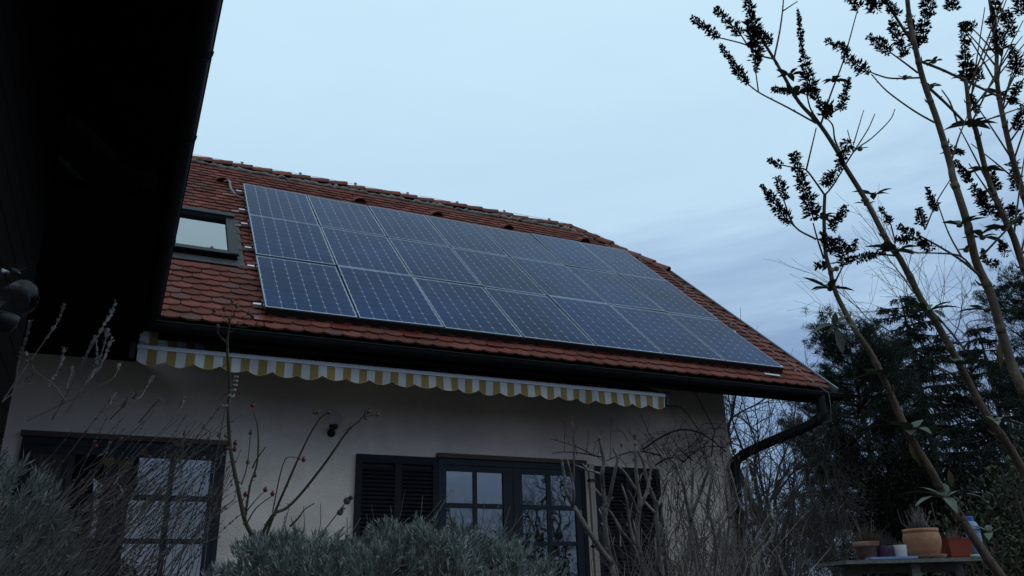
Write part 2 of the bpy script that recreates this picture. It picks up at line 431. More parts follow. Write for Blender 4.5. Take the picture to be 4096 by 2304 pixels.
def smooth_path(pts, k=4):           # Catmull-Rom through the points
    P = [Vector(p) for p in pts]
    if len(P) < 3: return P
    Q = [P[0] * 2 - P[1]] + P + [P[-1] * 2 - P[-2]]; out = []
    for i in range(1, len(Q) - 2):
        for j in range(k):
            t = j / k; a, b, c, d = Q[i - 1], Q[i], Q[i + 1], Q[i + 2]
            out.append(0.5 * ((2 * b) + (c - a) * t + (2 * a - 5 * b + 4 * c - d) * t * t + (3 * b - a - 3 * c + d) * t ** 3))
    out.append(P[-1]); return out
def lin(a, b, k): return [a + (b - a) * i / (k - 1) for i in range(k)]

# ------------------------------------------------------------------ ground
g = MB(); g.quad((-900, -900, 0), (900, -900, 0), (900, 900, 0), (-900, 900, 0))
tag(g.build('ground', soil_m), 'dark garden soil around the house', kind='structure')
g = MB(); g.box((-3.0, 6.6, 0.0), (8.4, 9.3, 0.33))
tag(g.build('terrace', paving_m), 'stone terrace in front of the house wall', kind='structure')

# ------------------------------------------------------------------ the house
A = math.radians(41.53); CA, SA = math.cos(A), math.sin(A)
EY, EZ = 8.354, 3.479                 # foot of the tile plane at the eave
def RP(x, s, h=0.0):                  # along the eave, up the slope, out of the slope
    return Vector((x, EY + s * CA - h * SA, EZ + s * SA + h * CA))
def roof_xs(px, py, h=0.0):
    n = Vector((0, -SA, CA)); d = ray(px, py); o = RP(0, 0, h)
    p = EYE + d * ((o - EYE).dot(n) / d.dot(n))
    return p.x, (p.y - o.y) / CA
XV, SV, XR, SR = 8.93, 4.62, 7.70, 6.62   # verge, top of verge, ridge end, ridge
WY, WX = 9.30, 7.77                       # front wall plane, gable wall plane
house = thing('house', 'plastered house with red clay tile roof, dark eaves and navy glazed doors', 'house', (2.5, WY, 0))

w = MB(); prof = [(WY, 0), (WY, 4.16), (13.29, 7.70), (17.28, 4.16), (17.28, 0)]
w.hexa([(-4.0, y, z) for y, z in reversed(prof)], [(WX, y, z) for y, z in reversed(prof)])
w.build('wall', plaster, house)
d = MB()
poly = [(0.12, -0.02), (XV, -0.02), (XV, SV), (XR, SR), (-4.0, SR), (-4.0, 5.5)]
d.hexa([RP(x, s, -0.10) for x, s in poly], [RP(x, s, -0.035) for x, s in poly])
YR = EY + SR * CA
back = [(x, 2 * YR - p.y, p.z) for x, p in [(x, RP(x, s, -0.035)) for x, s in poly]]
d.quad(*back)
a_ = RP(XV, SV, -0.03); c_ = Vector((XV, 2 * YR - a_.y, a_.z)); d.quad(a_, c_, RP(XR, SR, -0.03))
d.build('roof_deck', deck_m, house)

# tiles: beaver-tail clay tiles with a segment-shaped lower edge
TW, TE, TL, TT = 0.203, 0.165, 0.37, 0.017
def tile_outline(square=False):
    hw = TW / 2 - 0.002
    if square: return [(-hw, 0), (hw, 0), (hw, TL), (-hw, TL)]
    arc = [(-hw + 2 * hw * i / 8, 0.052 * (abs(2 * i / 8 - 1) ** 2.1)) for i in range(9)]
    return arc + [(hw, TL), (-hw, TL)]
def tile_geo(mb, x, s, square=False, jx=0, jh=0, rot=0, lift=0.0):
    def P(u, v, h):
        uu = u * math.cos(rot) - v * math.sin(rot); vv = u * math.sin(rot) + v * math.cos(rot)
        return RP(x + jx + uu, s + vv, h + (0.042 + lift + jh) * (1 - v / TL) - 0.008)
    o = tile_outline(square)
    mb.hexa([P(u, v, 0) for u, v in o], [P(u, v, TT) for u, v in o])
tm = MB(); o_ = tile_outline()
tm.hexa([(u, v, 0) for u, v in o_], [(u, v, TT) for u, v in o_])
tile_me = tm.mesh('roof_tile', tile_m)
slope_rot = Matrix(((1, 0, 0), (0, CA, -SA), (0, SA, CA))).to_4x4()
PX0, PS0, PS1, PX1 = 1.139, 0.29, 5.30, 8.23
metal_px = [(1360, 1312), (1629, 1343), (1947, 1378), (2175, 1401), (2398, 1422), (2664, 1455), (2856, 1474), (1055, 1277), (930, 788), (945, 862), (962, 905)]
metal_xs = [roof_xs(*p) for p in metal_px]
sky_x0, sky_x1, sky_s0, sky_s1 = -0.62, 1.0, 1.66, 3.46
cells = []
for row in range(0, 42):
    s = -0.055 + row * TE
    off = (row % 2) * TW / 2
    for i in range(-5, 50):
        x = i * TW + off + 0.02
        if x < max(-0.75, 0.10 - 0.75 * s) or x > XV - 0.04: continue
        if s > SV - 0.1 and x > XV - (s + 0.12 - SV) / (SR - SV) * (XV - XR) - 0.02: continue
        if s > SR - 0.25: continue
        if PX0 + 0.33 < x < PX1 - 0.33 and PS0 + 0.55 < s < PS1 - 0.36: continue
        if sky_x0 < x < sky_x1 - 0.06 and sky_s0 - 0.10 < s < sky_s1 - 0.12: continue
        p = RP(x, s)
        vis = True
        if PX0 + 0.1 < x < PX1 - 0.1 and PS0 + 0.25 < s < PS1 - 0.1: vis = False
        dist = (p - EYE).length
        cells.append((x, s, dist, vis))
# nearest metal flashing tiles replace clay ones
metal_idx = set()
for mx_, ms_ in metal_xs:
    k = min(range(len(cells)), key=lambda i: (cells[i][0] - mx_) ** 2 + (cells[i][1] + 0.08 - ms_) ** 2)
    metal_idx.add(k)
order = sorted([i for i in range(len(cells)) if cells[i][3] and i not in metal_idx], key=lambda i: cells[i][2])
big = set(order[:290])
rest = MB(); n_stuff = 0
for i, (x, s, dist, vis) in enumerate(cells):
    jx = random.gauss(0, 0.0025); jh = random.gauss(0, 0.0022); jr = random.gauss(0, 0.006)
    if i in metal_idx:
        mm = MB(); tile_geo(mm, x, s, True, lift=0.006); o = mm.build('metal_tile', redmetal, house); o['label'] = 'glossy bright red sheet metal tile'
    elif i in big:
        o = obj('roof_tile', tile_me)
        drop = (0.042 + jh) / TL
        o.matrix_world = Matrix.Translation(RP(x + jx, s, 0.034 + jh)) @ slope_rot @ Matrix.Rotation(-math.atan(drop), 4, 'X') @ Matrix.Rotation(jr, 4, 'Z')
        mw = o.matrix_world.copy(); o.parent = house; o.matrix_parent_inverse = Matrix.Translation(-house.location); o.matrix_basis = mw
    else:
        tile_geo(rest, x, s, False, jx, jh, jr)
tf = rest.build('tile_field', tile_i, house); tf['kind'] = 'stuff'

# ridge tiles bedded in mortar, and the same down the half hip
def ridge_mesh():
    r = MB(); n = 9
    for t0, t1, R0, R1 in ((0, 1, 0.100, 0.122),):
        ring = []
        for z, R in ((-0.03, R0), (0.33, R1)):
            for rr in (R, R - 0.016):
                ring.append([(z, -rr * math.cos(math.pi * j / (n - 1)), rr * math.sin(math.pi * j / (n - 1)) * 0.95) for j in range(n)])
        base = len(r.v)
        for q in ring: r.v += q
        o0, i0, o1, i1 = [base + k * n for k in range(4)]
        for j in range(n - 1):
            r.f += [(o0 + j, o0 + j + 1, o1 + j + 1, o1 + j), (i0 + j + 1, i0 + j, i1 + j, i1 + j + 1), (o1 + j, o1 + j + 1, i1 + j + 1, i1 + j), (o0 + j + 1, o0 + j, i0 + j, i0 + j + 1)]
        r.f += [(o0, o1, i1, i0), (o0 + n - 1, i0 + n - 1, i1 + n - 1, o1 + n - 1)]
    return r.mesh('ridge_tile', ridge_m)
ridge_me = ridge_mesh()
def ridge_run(a, b, tag_label=None):
    a = Vector(a); b = Vector(b); d = (b - a); n = int(round(d.length / 0.33)); d.normalize()
    sd = Vector((0, 0, 1)).cross(d).normalized(); up = d.cross(sd)
    for k in range(n):
        p = a + (b - a) * (k / n) + Vector((0, random.gauss(0, 0.006), random.gauss(0, 0.006)))
        o = obj('ridge_tile', ridge_me)
        M = Matrix((d, sd, up)).transposed().to_4x4(); M.translation = p
        M = M @ Matrix.Rotation(random.gauss(-0.03, 0.012), 4, 'Y') @ Matrix.Rotation(random.gauss(0, 0.015), 4, 'Z')
        o.parent = house; o.matrix_parent_inverse = Matrix.Translation(-house.location); o.matrix_basis = M
ridge_a = RP(-0.95, SR, 0.0) + Vector((0, 0.02, 0.03)); ridge_b = RP(XR, SR, 0.0) + Vector((0, 0.02, 0.03))
ridge_run(ridge_a, ridge_b)
hip_b = RP(XV - 0.03, SV, 0.0) + Vector((0, 0.02, 0.02))
ridge_run(ridge_b + Vector((0.02, 0, 0)), hip_b)
mo = MB()
def mortar_run(a, b, side):
    a = Vector(a); b = Vector(b); n = max(8, int((b - a).length / 0.06))
    pts = [a + (b - a) * i / n for i in range(n + 1)]
    mo.tube([p + side * (0.082 + random.gauss(0, 0.008)) + Vector((0, 0, -0.022 + random.gauss(0, 0.010))) for p in pts], [max(0.015, 0.036 + random.gauss(0, 0.012)) for _ in pts], 7)
mortar_run(ridge_a, ridge_b, Vector((0, -1, -0.25)))
mortar_run(ridge_b, hip_b, Vector((-0.72, -0.62, -0.2)))
mo.build('ridge_mortar', mortar_m, house, True)

# verge strip, eave fascia, gutter, rafters
v = MB()
v.bar(RP(XV + 0.015, -0.06, -0.02), RP(XV + 0.015, SV, -0.02), 0.035, 0.16, RP(0, 0, 1) - RP(0, 0, 0))
v.build('verge_strip', zinc, house)
v = MB()
v.bar(RP(XV - 0.03, -0.02, -0.19), RP(XV - 0.03, SV, -0.19), 0.045, 0.17, RP(0, 0, 1) - RP(0, 0, 0))
v.bar((0.15, 8.345, 3.36), (XV - 0.06, 8.345, 3.36), 0.03, 0.20)
v.build('fascia', darkwood, house)
sf = MB(); k0 = [(0.1, 0.02), (XV - 0.08, 0.02), (XV - 0.08, 1.45), (0.1, 1.45)]
for i in range(9):
    s0 = 0.03 + i * 0.155
    sf.hexa([RP(0.0, s0, -0.135), RP(XV - 0.06, s0, -0.135), RP(XV - 0.06, s0 + 0.148, -0.135), RP(0.0, s0 + 0.148, -0.135)],
            [RP(0.0, s0, -0.112), RP(XV - 0.06, s0, -0.112), RP(XV - 0.06, s0 + 0.148, -0.112), RP(0.0, s0 + 0.148, -0.112)])
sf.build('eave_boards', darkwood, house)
n_hat = RP(0, 0, 1) - RP(0, 0, 0)
for x in [0.42 + 0.83 * i for i in range(9)] + [8.05]:
    r = MB(); xx = x
    prof_r = [(0.06, -0.14), (1.25, -0.14), (1.25, -0.30), (0.30, -0.30), (0.22, -0.25), (0.10, -0.24)]
    r.hexa([RP(xx - 0.05, s, h) for s, h in prof_r], [RP(xx + 0.05, s, h) for s, h in prof_r])
    r.build('rafter', darkwood, house)
for yy, zz in ((9.42, 4.02), (11.4, 5.80)):
    r = MB(); pr = [(WX, zz - 0.20), (8.55, zz - 0.20), (8.62, zz - 0.16), (8.62, zz - 0.11), (8.74, zz - 0.09), (8.78, zz), (WX, zz)]
    r.hexa([(x, yy - 0.07, z) for x, z in pr], [(x, yy + 0.07, z) for x, z in pr])
    r.build('purlin', darkwood, house)
def half_gutter(mb, a, b, R, t=0.004):
    a = Vector(a); b = Vector(b); d = (b - a).normalized(); sd = d.cross(Vector((0, 0, 1))).normalized(); n = 13
    rings = []
    for p in (a, b):
        for rr in (R, R - t):
            rings.append([p + sd * (rr * math.cos(math.pi * j / (n - 1))) - Vector((0, 0, 1)) * (rr * math.sin(math.pi * j / (n - 1))) for j in range(n)])
    base = len(mb.v)
    for q in rings: mb.v += [tuple(v_) for v_ in q]
    o0, i0, o1, i1 = [base + k * n for k in range(4)]
    for j in range(n - 1):
        mb.f += [(o0 + j, o0 + j + 1, o1 + j + 1, o1 + j), (i0 + j + 1, i0 + j, i1 + j, i1 + j + 1), (o1 + j, o1 + j + 1, i1 + j + 1, i1 + j), (o0 + j + 1, o0 + j, i0 + j, i0 + j + 1)]
    for p, oo in ((a, o0), (b, o1)):
        mb.f.append(tuple(oo + j for j in range(n)))
GR = 0.08; GY, GZ = 8.285, 3.40
gm = MB(); half_gutter(gm, (0.06, GY, GZ), (8.96, GY, GZ - 0.01), GR)
gm.tube([(0.06, GY - GR, GZ), (8.96, GY - GR, GZ - 0.01)], 0.009, 8)
gm.build('gutter', gutter_m, house, False)
for i in range(11):
    x = 0.55 + i * 0.83; bk = MB()
    bk.tube([(x, GY + 0.085 * math.cos(t), GZ - 0.004 - 0.085 * math.sin(t)) for t in [math.pi * j / 10 for j in range(11)]], 0.007, 5)
    bk.build('gutter_bracket', gutter_m, house)
pm = MB()
P0 = Vector((8.60, GY, GZ - 0.05)); P1 = aty(3287, 1672, 8.29); P2 = aty(2968, 1828, 9.16); P2.x = 7.80
path = [P0, P0 + (P1 - P0) * 0.55, P1 + Vector((0.01, 0, 0.05)), P1 + (P2 - P1) * 0.14 + Vector((0, 0, -0.015)), P1 + (P2 - P1) * 0.5, P1 + (P2 - P1) * 0.94, Vector((P2.x - 0.06, 9.20, P2.z - 0.16)), Vector((7.72, 9.20, 1.9)), Vector((7.70, 9.20, 0.0))]
pm.tube(smooth_path(path, 4), 0.068, 12)
dp = pm.build('downpipe', gutter_m, house, True)
cl = MB()
for q, d_ in ((P1 + (P2 - P1) * 0.02, (P2 - P1)), (P1 + (P2 - P1) * 0.93, (P2 - P1))):
    d_ = d_.normalized(); cl.tube([q, q + d_ * 0.05], 0.075, 12)
cl.build('collar', gutter_m, dp, True)

# lightning wire on clips along the ridge, the verge and down to the gutter
wm = MB()
hi = [Vector((x, YR, RP(0, SR).z + 0.150 + 0.008 * math.sin(x * 3))) for x in np.linspace(-0.9, 7.6, 18)]
dn = [RP(XR + 0.25, SR - 0.5, 0.15), RP(8.62, SV - 0.05, 0.12), RP(8.60, 3.7, 0.09), RP(8.58, 2.6, 0.08), RP(8.58, 1.5, 0.08), RP(8.58, 0.42, 0.09), RP(8.58, 0.0, 0.06), Vector((8.66, GY - 0.10, GZ - 0.02)), Vector((8.66, GY - 0.10, GZ - 0.2)), P1 + Vector((0.1, -0.06, -0.03)), P1 + (P2 - P1) * 0.25 + Vector((0.08, -0.03, -0.05)), P1 + (P2 - P1) * 0.9 + Vector((0.05, -0.03, -0.06))]
wm.tube(hi, 0.003, 5); wm.tube(dn, 0.005, 5)
wm.build('lightning_wire', wire_m, house)
for p in [Vector((x, YR, RP(0, SR).z + 0.12)) for x in (0.2, 1.2, 2.2, 3.2, 4.2, 5.2, 6.2, 7.2)] + [RP(8.60, 3.55, 0.05), RP(8.585, 2.1, 0.05), RP(8.58, 0.45, 0.05)]:
    c = MB(); c.bar(p + Vector((0, 0, -0.03)), p + Vector((0, 0, 0.06)), 0.035, 0.02, (0, 1, 0)); c.tube([p + Vector((-0.025, 0, 0.055)), p + Vector((0.025, 0, 0.055))], 0.012, 6)
    c.build('wire_clip', wire_m, house)
fl = MB(); fx, fs = roof_xs(3088, 1499, 0.06)
fl.bar(RP(fx - 0.13, fs, 0.062), RP(fx + 0.13, fs - 0.01, 0.062), 0.045, 0.012, n_hat)
fl.build('metal_hook', alu, house)

# roof vents: clay hoods with a dark mouth
def vent(px, py):
    x, s = roof_xs(px, py, 0.06); v = MB(); n = 9; hw = 0.115
    rim = [(-hw * math.cos(math.pi * j / (n - 1)), 0.090 * math.sin(math.pi * j / (n - 1)) ** 0.8 if 0 < j < n - 1 else 0) for j in range(n)]
    front_o = [RP(x + u, s - 0.05, h + 0.035) for u, h in rim]; back_o = [RP(x + u * 0.75, s + 0.26, h * 0.1 + 0.035) for u, h in rim]
    front_i = [RP(x + u * 0.84, s - 0.05, h * 0.84 + 0.035) for u, h in rim]; deep = [RP(x + u * 0.7, s + 0.10, h * 0.4 + 0.035) for u, h in rim]
    b0 = len(v.v)
    for q in (front_o, back_o, front_i, deep): v.v += [tuple(p) for p in q]
    for j in range(n - 1):
        v.f += [(b0 + j + 1, b0 + j, b0 + n + j, b0 + n + j + 1), (b0 + j, b0 + j + 1, b0 + 2 * n + j + 1, b0 + 2 * n + j)]
        v.f += [(b0 + 2 * n + j, b0 + 2 * n + j + 1, b0 + 3 * n + j + 1, b0 + 3 * n + j)]
    o = v.build('vent_tile', ridge_m, house)
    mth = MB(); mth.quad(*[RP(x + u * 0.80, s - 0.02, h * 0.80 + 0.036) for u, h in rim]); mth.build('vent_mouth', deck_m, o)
for p in ((892, 722), (1440, 803), (1748, 857), (2032, 909), (2338, 962)): vent(*p)

# skylight
sl = MB(); X0, X1, S0, S1 = -0.15, 0.93, 1.88, 3.40
def slab(mb, x0, x1, s0, s1, h0, h1):
    q = [(x0, s0), (x1, s0), (x1, s1), (x0, s1)]
    mb.hexa([RP(x, s, h0) for x, s in q], [RP(x, s, h1) for x, s in q])
slab(sl, X0, X0 + 0.085, S0, S1, 0.0, 0.115); slab(sl, X1 - 0.085, X1, S0, S1, 0.0, 0.115)
slab(sl, X0 + 0.085, X1 - 0.085, S1 - 0.12, S1, 0.0, 0.13); slab(sl, X0 + 0.085, X1 - 0.085, S0, S0 + 0.14, 0.0, 0.105)
slf = sl.build('skylight', skyframe, house)
s2 = MB(); slab(s2, X0 - 0.012, X1 + 0.012, S1 - 0.10, S1 + 0.04, 0.135, 0.165); slab(s2, X1 - 0.10, X1 + 0.012, S0 - 0.02, S1 - 0.105, 0.118, 0.135); slab(s2, X0 - 0.02, X1 + 0.02, S0 - 0.04, S0 + 0.06, 0.108, 0.13)
s2.build('cover_profile', skyframe, slf)
s2 = MB(); slab(s2, X0 + 0.087, X1 - 0.087, S0 + 0.142, S1 - 0.122, 0.092, 0.096); s2.build('pane', roofpane_m, slf)
s2 = MB(); slab(s2, X0 + 0.087, X1 - 0.087, S0 + 0.142, S1 - 0.122, 0.03, 0.034); s2.build('blind', blind_m, slf)
s2 = MB(); slab(s2, X0 - 0.05, X1 + 0.09, S0 - 0.22, S0 - 0.03, 0.040, 0.048); slab(s2, X1 + 0.014, X1 + 0.085, S0 - 0.03, S1 + 0.08, 0.03, 0.046); slab(s2, X0 - 0.05, X1 + 0.085, S1 + 0.042, S1 + 0.12, 0.03, 0.05)
s2.build('flashing', flash_m, slf)
s2 = MB(); slab(s2, 0.62, 0.66, S0 + 0.13, S0 + 0.18, 0.098, 0.112); s2.build('latch', blackpl, slf)

# glazed double doors, louvred shutters
def glazed_door(x0, x1, top, bot, leafs, rows, y=WY):
    yf = y - 0.05
    fr = MB()
    fr.box((x0, yf, bot), (x0 + 0.055, y + 0.02, top)); fr.box((x1 - 0.055, yf, bot), (x1, y + 0.02, top))
    fr.box((x0 + 0.055, yf, top - 0.075), (x1 - 0.055, y + 0.02, top))
    f = fr.build('glazed_door', winframe, house)
    f['label'] = 'navy double door with four by two panes per leaf'
    for (a, b, pa, pb, ma, mb_) in leafs:
        lf = MB(); yl = y - 0.04
        lf.box((a, yl, bot), (pa, y + 0.015, top - 0.077)); lf.box((pb, yl, bot), (b, y + 0.015, top - 0.077))
        lf.box((pa, yl, rows[0][0]), (pb, y + 0.015, top - 0.077)); lf.box((pa, yl, bot), (pb, y + 0.015, rows[-1][1]))
        for (zt, zb), (zt2, _) in zip(rows, rows[1:]): lf.box((pa, yl + 0.006, zt2), (pb, y + 0.012, zb))
        for zt, zb in rows: lf.box((ma, yl + 0.008, zb), (mb_, y + 0.010, zt))
        lf.build('door_leaf', winframe, f)
        for zt, zb in rows:
            for u0, u1 in ((pa, ma), (mb_, pb)):
                p = MB(); e = random.gauss(0, 0.0012); t_ = random.gauss(0, 0.0012)
                p.quad((u0, y - 0.018 + e, zb), (u1, y - 0.018 - e, zb), (u1, y - 0.018 - e + t_, zt), (u0, y - 0.018 + e + t_, zt)); p.build('pane', pane_m, f)
    ln = MB(); ln.box((x0 - 0.02, y - 0.075, top + 0.003), (x1 + 0.02, y + 0.01, top + 0.055)); ln.build('lintel', lintel_m, f)
    rm = MB(); rm.quad((x0 + 0.06, y - 0.006, bot), (x1 - 0.06, y - 0.006, bot), (x1 - 0.06, y - 0.006, top - 0.08), (x0 + 0.06, y - 0.006, top - 0.08)); rm.build('dark_room_sheet', room_m, f)  # dark sheet standing in for the unlit room behind the panes
rows = [(2.27, 1.90), (1.845, 1.475), (1.425, 1.06), (1.01, 0.64)]
glazed_door(3.385, 5.36, 2.415, 0.34, [(3.44, 4.345, 3.482, 4.217, 3.822, 3.876), (4.350, 5.305, 4.471, 5.208, 4.810, 4.869)], rows)
glazed_door(-0.92, 0.985, 2.425, 0.34, [(-0.865, 0.02, -0.80, -0.155, -0.543, -0.485), (0.025, 0.93, 0.102, 0.845, 0.44, 0.494)], rows)
def shutter(x0, x1, top, bot):
    y0 = WY - 0.055; y1 = WY - 0.012; st = 0.07; mid = (x0 + x1) / 2
    s_ = MB()
    s_.box((x0, y0, bot), (x0 + st, y1, top)); s_.box((x1 - st, y0, bot), (x1, y1, top)); s_.box((mid - 0.04, y0, bot), (mid + 0.04, y1, top))
    for a, b in ((x0 + st, mid - 0.04), (mid + 0.04, x1 - st)):
        s_.box((a, y0 + 0.001, top - 0.09), (b, y1 - 0.001, top)); s_.box((a, y0 + 0.001, bot), (b, y1 - 0.001, bot + 0.12)); s_.box((a, y0 + 0.001, 1.28), (b, y1 - 0.001, 1.36))
        s_.box((a, y1 - 0.006, bot + 0.12), (b, y1 - 0.003, top - 0.09))
    f = s_.build('shutter', shutter_m, house); me = None
    for a, b in ((x0 + st, mid - 0.04), (mid + 0.04, x1 - st)):
        me = MB(); hl = (b - a) / 2
        me.hexa([(-hl, -0.019, -0.012), (hl, -0.019, -0.012), (hl, 0.019, 0.020), (-hl, 0.019, 0.020)], [(-hl, -0.019, -0.006), (hl, -0.019, -0.006), (hl, 0.019, 0.026), (-hl, 0.019, 0.026)])
        me = me.mesh('slat', shutter_m)
        z = bot + 0.15
        while z < top - 0.115:
            if not 1.255 < z < 1.375:
                obj('slat', me, f, (0, 0, 0)).location = ((a + b) / 2, WY - 0.032, z)
            z += 0.046
    return f
shutter(2.396, 3.381, 2.415, 0.36)
shutter(5.50, 6.50, 2.41, 0.36)

# ------------------------------------------------------------------ solar panels, rails
PH, PWI = 1.65, 0.989
def cell_mesh():
    c = MB(); cw, ch, k = 0.1565, 0.1565, 0.014
    o = [(-cw / 2 + k, -ch / 2), (cw / 2 - k, -ch / 2), (cw / 2, -ch / 2 + k), (cw / 2, ch / 2 - k), (cw / 2 - k, ch / 2), (-cw / 2 + k, ch / 2), (-cw / 2, ch / 2 - k), (-cw / 2, -ch / 2 + k)]
    c.quad(*[(x, y, 0) for x, y in o]); return c.mesh('solar_cell', cell_m)
cell_me = cell_mesh()
fm = MB()
for lo, hi_ in (((0, 0, -0.036), (PWI, 0.008, 0.0)), ((0, PH - 0.008, -0.036), (PWI, PH, 0.0)), ((0, 0.008, -0.036), (0.008, PH - 0.008, 0.0)), ((PWI - 0.008, 0.008, -0.036), (PWI, PH - 0.008, 0.0))): fm.box(lo, hi_)
frame_me = fm.mesh('frame', frame_m)
bm_ = MB(); bm_.box((0.008, 0.008, -0.012), (PWI - 0.008, PH - 0.008, -0.004)); back_me = bm_.mesh('backsheet', backsheet_m)
ORD = ['first', 'second', 'third', 'fourth', 'fifth', 'sixth', 'seventh']
RN = ['top', 'middle', 'bottom']
for r in range(3):
    for c in range(7):
        extra = ''
        if c == 0 and r == 1: extra = ', right beside the skylight'
        if c == 6: extra = ', nearest the gable edge'
        if c == 0 and r == 0: extra = ', where the grey conduit enters'
        e = thing('solar_panel', f'solar panel in the {RN[r]} row, {ORD[c]} from the left{extra}', 'solar panel', group='solar panels on the tiled roof')
        base = RP(PX0 + c * 1.013 + 0.012, PS1 - (r + 1) * 1.67 + 0.01, 0.13)
        e.matrix_world = Matrix.Translation(base) @ slope_rot @ Matrix.Rotation(random.gauss(0, 0.005), 4, 'X') @ Matrix.Rotation(random.gauss(0, 0.005), 4, 'Y')
        for nm, me in (('frame', frame_me), ('backsheet', back_me)):
            o = bpy.data.objects.new(nm, me); COL.objects.link(o); o.parent = e
        for i in range(6):
            for j in range(10):
                o = bpy.data.objects.new('solar_cell', cell_me); COL.objects.link(o); o.parent = e
                o.location = (PWI / 2 + (i - 2.5) * 0.1602, PH / 2 + (j - 4.5) * 0.1588, -0.0035)
for r in range(3):
    for q, fr_ in enumerate((0.8, 0.2)):
        s = PS1 - (r + 1) * 1.67 + 1.67 * fr_
        if r == 2 and q == 1: s = PS0 + 0.16
        t = thing('mounting_rail', f'pale aluminium rail end under the {RN[r]} row of panels, {"upper" if q == 0 else "lower"} of its pair', 'rail', RP(PX0, s, 0.07), 'rails carrying the solar panels')
        b = MB(); b.bar(RP(PX0 - 0.10, s, 0.072), RP(PX1 + 0.10, s, 0.072), 0.04, 0.038, n_hat); b.build('rail', alu, t)
        for c in range(8):
            x = PX0 + c * 1.013 - (0.0 if c else -0.0)
            cb = MB(); cb.bar(RP(x - (0.002 if c else 0.008), s - 0.03, 0.112), RP(x - (0.002 if c else 0.008), s + 0.03, 0.112), 0.016, 0.036, n_hat); cb.build('clamp', blackpl, t)
sk = MB(); sk.bar(RP(PX0 + 0.015, PS0 + 0.003, 0.061), RP(PX1 - 0.02, PS0 + 0.003, 0.061), 0.008, 0.118, n_hat)  # black strip put in for the shade below the bottom row
tag(sk.build('gap_shade_strip', blackpl), 'black strip standing in for the shade under the lowest solar panels', 'shade strip')
cb = MB(); a0x, a0s = roof_xs(897, 727, 0.07); b0x, b0s = roof_xs(940, 780, 0.06)
cb.tube(smooth_path([RP(a0x, a0s + 0.06, 0.06), RP(a0x + 0.07, a0s - 0.02, 0.10), RP(b0x - 0.06, b0s + 0.22, 0.10), RP(b0x, b0s, 0.07)], 6), 0.017, 8)
cd = thing('cable_conduit', 'grey conduit from the roof vent to the top left solar panel', 'conduit', RP(b0x, b0s, 0.06))
cb.build('conduit', conduit_m, cd, True)
for dy, mm, q in ((0.0, orange_m, 0.30), (0.03, conduit_m, 0.10)):
    c2 = MB(); c2.tube(smooth_path([RP(b0x, b0s, 0.07), RP(b0x + 0.08, b0s - 0.06 - dy, 0.06), RP(PX0 + 0.03, b0s - q, 0.07)], 5), 0.006, 5); c2.build('cable', mm, cd)

# ------------------------------------------------------------------ awning
AY, AXL, AXR = 8.45, -0.01, 6.11
aw = thing('awning', 'rolled-in awning with yellow and white striped scalloped valance', 'awning', (3.2, AY, 3.3))
ZB = 3.177
NS = 24; SW = (AXR - AXL) / NS
va = MB(); nseg = 8 * NS
top = []; bot = []
for i in range(nseg + 1):
    x = AXL + (AXR - AXL) * i / nseg; fr_ = (i % 8) / 8
    sc_ = 1 - abs(2 * fr_ - 1) ** 1.9
    yy = AY - 0.014 + 0.004 * math.sin(x * 9) + 0.003 * math.sin(x * 23)
    top.append((x - AXL, yy, ZB - 0.004)); bot.append((x - AXL, yy - 0.006 + 0.016 * math.sin(x * 5.3 + 1) + 0.010 * math.sin(x * 17.0 + 2 * math.sin(x * 2)), ZB + 0.006 * math.sin(x * 3.1) + 0.004 * math.sin(x * 11) - 0.120 - 0.043 * sc_))
for t_, dy in ((0, 0), (1, 0.002)):
    b0 = len(va.v); va.v += [(x, y + dy, z) for x, y, z in top] + [(x, y + dy, z) for x, y, z in bot]; n1 = nseg + 1
    for i in range(nseg):
        q = (b0 + i, b0 + n1 + i, b0 + n1 + i + 1, b0 + i + 1); va.f.append(q if t_ == 0 else q[::-1])
o = va.build('valance', stripe_m, aw); o.location = (AXL, 0, 0)
hm = MB(); hm.tube([Vector((x + AXL, y - 0.001, z)) for x, y, z in bot], 0.0035, 4)
hm.build('valance_hem', mat('hem_tape', (0.40, 0.30, 0.13), 0.8, 0.1, 9), aw)
b = MB(); b.box((AXL - 0.01, AY - 0.02, ZB), (AXR + 0.01, AY + 0.03, ZB + 0.040)); b.build('front_bar', whitebar, aw)
fb = MB(); fb.hexa([(0, AY + 0.002, ZB + 0.041), (AXR - AXL, AY + 0.002, ZB + 0.041), (AXR - AXL, AY + 0.72, ZB + 0.40), (0, AY + 0.72, ZB + 0.40)], [(0, AY + 0.002, ZB + 0.044), (AXR - AXL, AY + 0.002, ZB + 0.044), (AXR - AXL, AY + 0.72, ZB + 0.403), (0, AY + 0.72, ZB + 0.403)])
o = fb.build('fabric', stripe_m, aw); o.location = (AXL, 0, 0)
rl = MB(); rl.tube([(AXL, AY + 0.77, ZB + 0.40), (AXR, AY + 0.77, ZB + 0.40)], 0.05, 10); rl.build('roller', blackpl, aw, True)
for x in (AXL - 0.075, AXR + 0.02):
    e = MB(); e.box((x, AY - 0.01, ZB - 0.09), (x + 0.05, AY + 0.07, ZB + 0.07)); e.build('end_cap', blackpl, aw)
    e = MB(); e.box((x, AY + 0.68, ZB + 0.30), (x + 0.055, WY, ZB + 0.48)); e.build('end_bracket', blackpl, aw)
for x0, x1 in ((0.4, 1.9), (5.7, 4.2)):
    e = MB(); e.bar((x0, AY + 0.75, ZB + 0.30), (x1, AY + 0.42, ZB + 0.17), 0.03, 0.05); e.bar((x1, AY + 0.40, ZB + 0.16), (x0, AY + 0.04, ZB + 0.02), 0.03, 0.05); e.build('folding_arm', blackpl, aw)

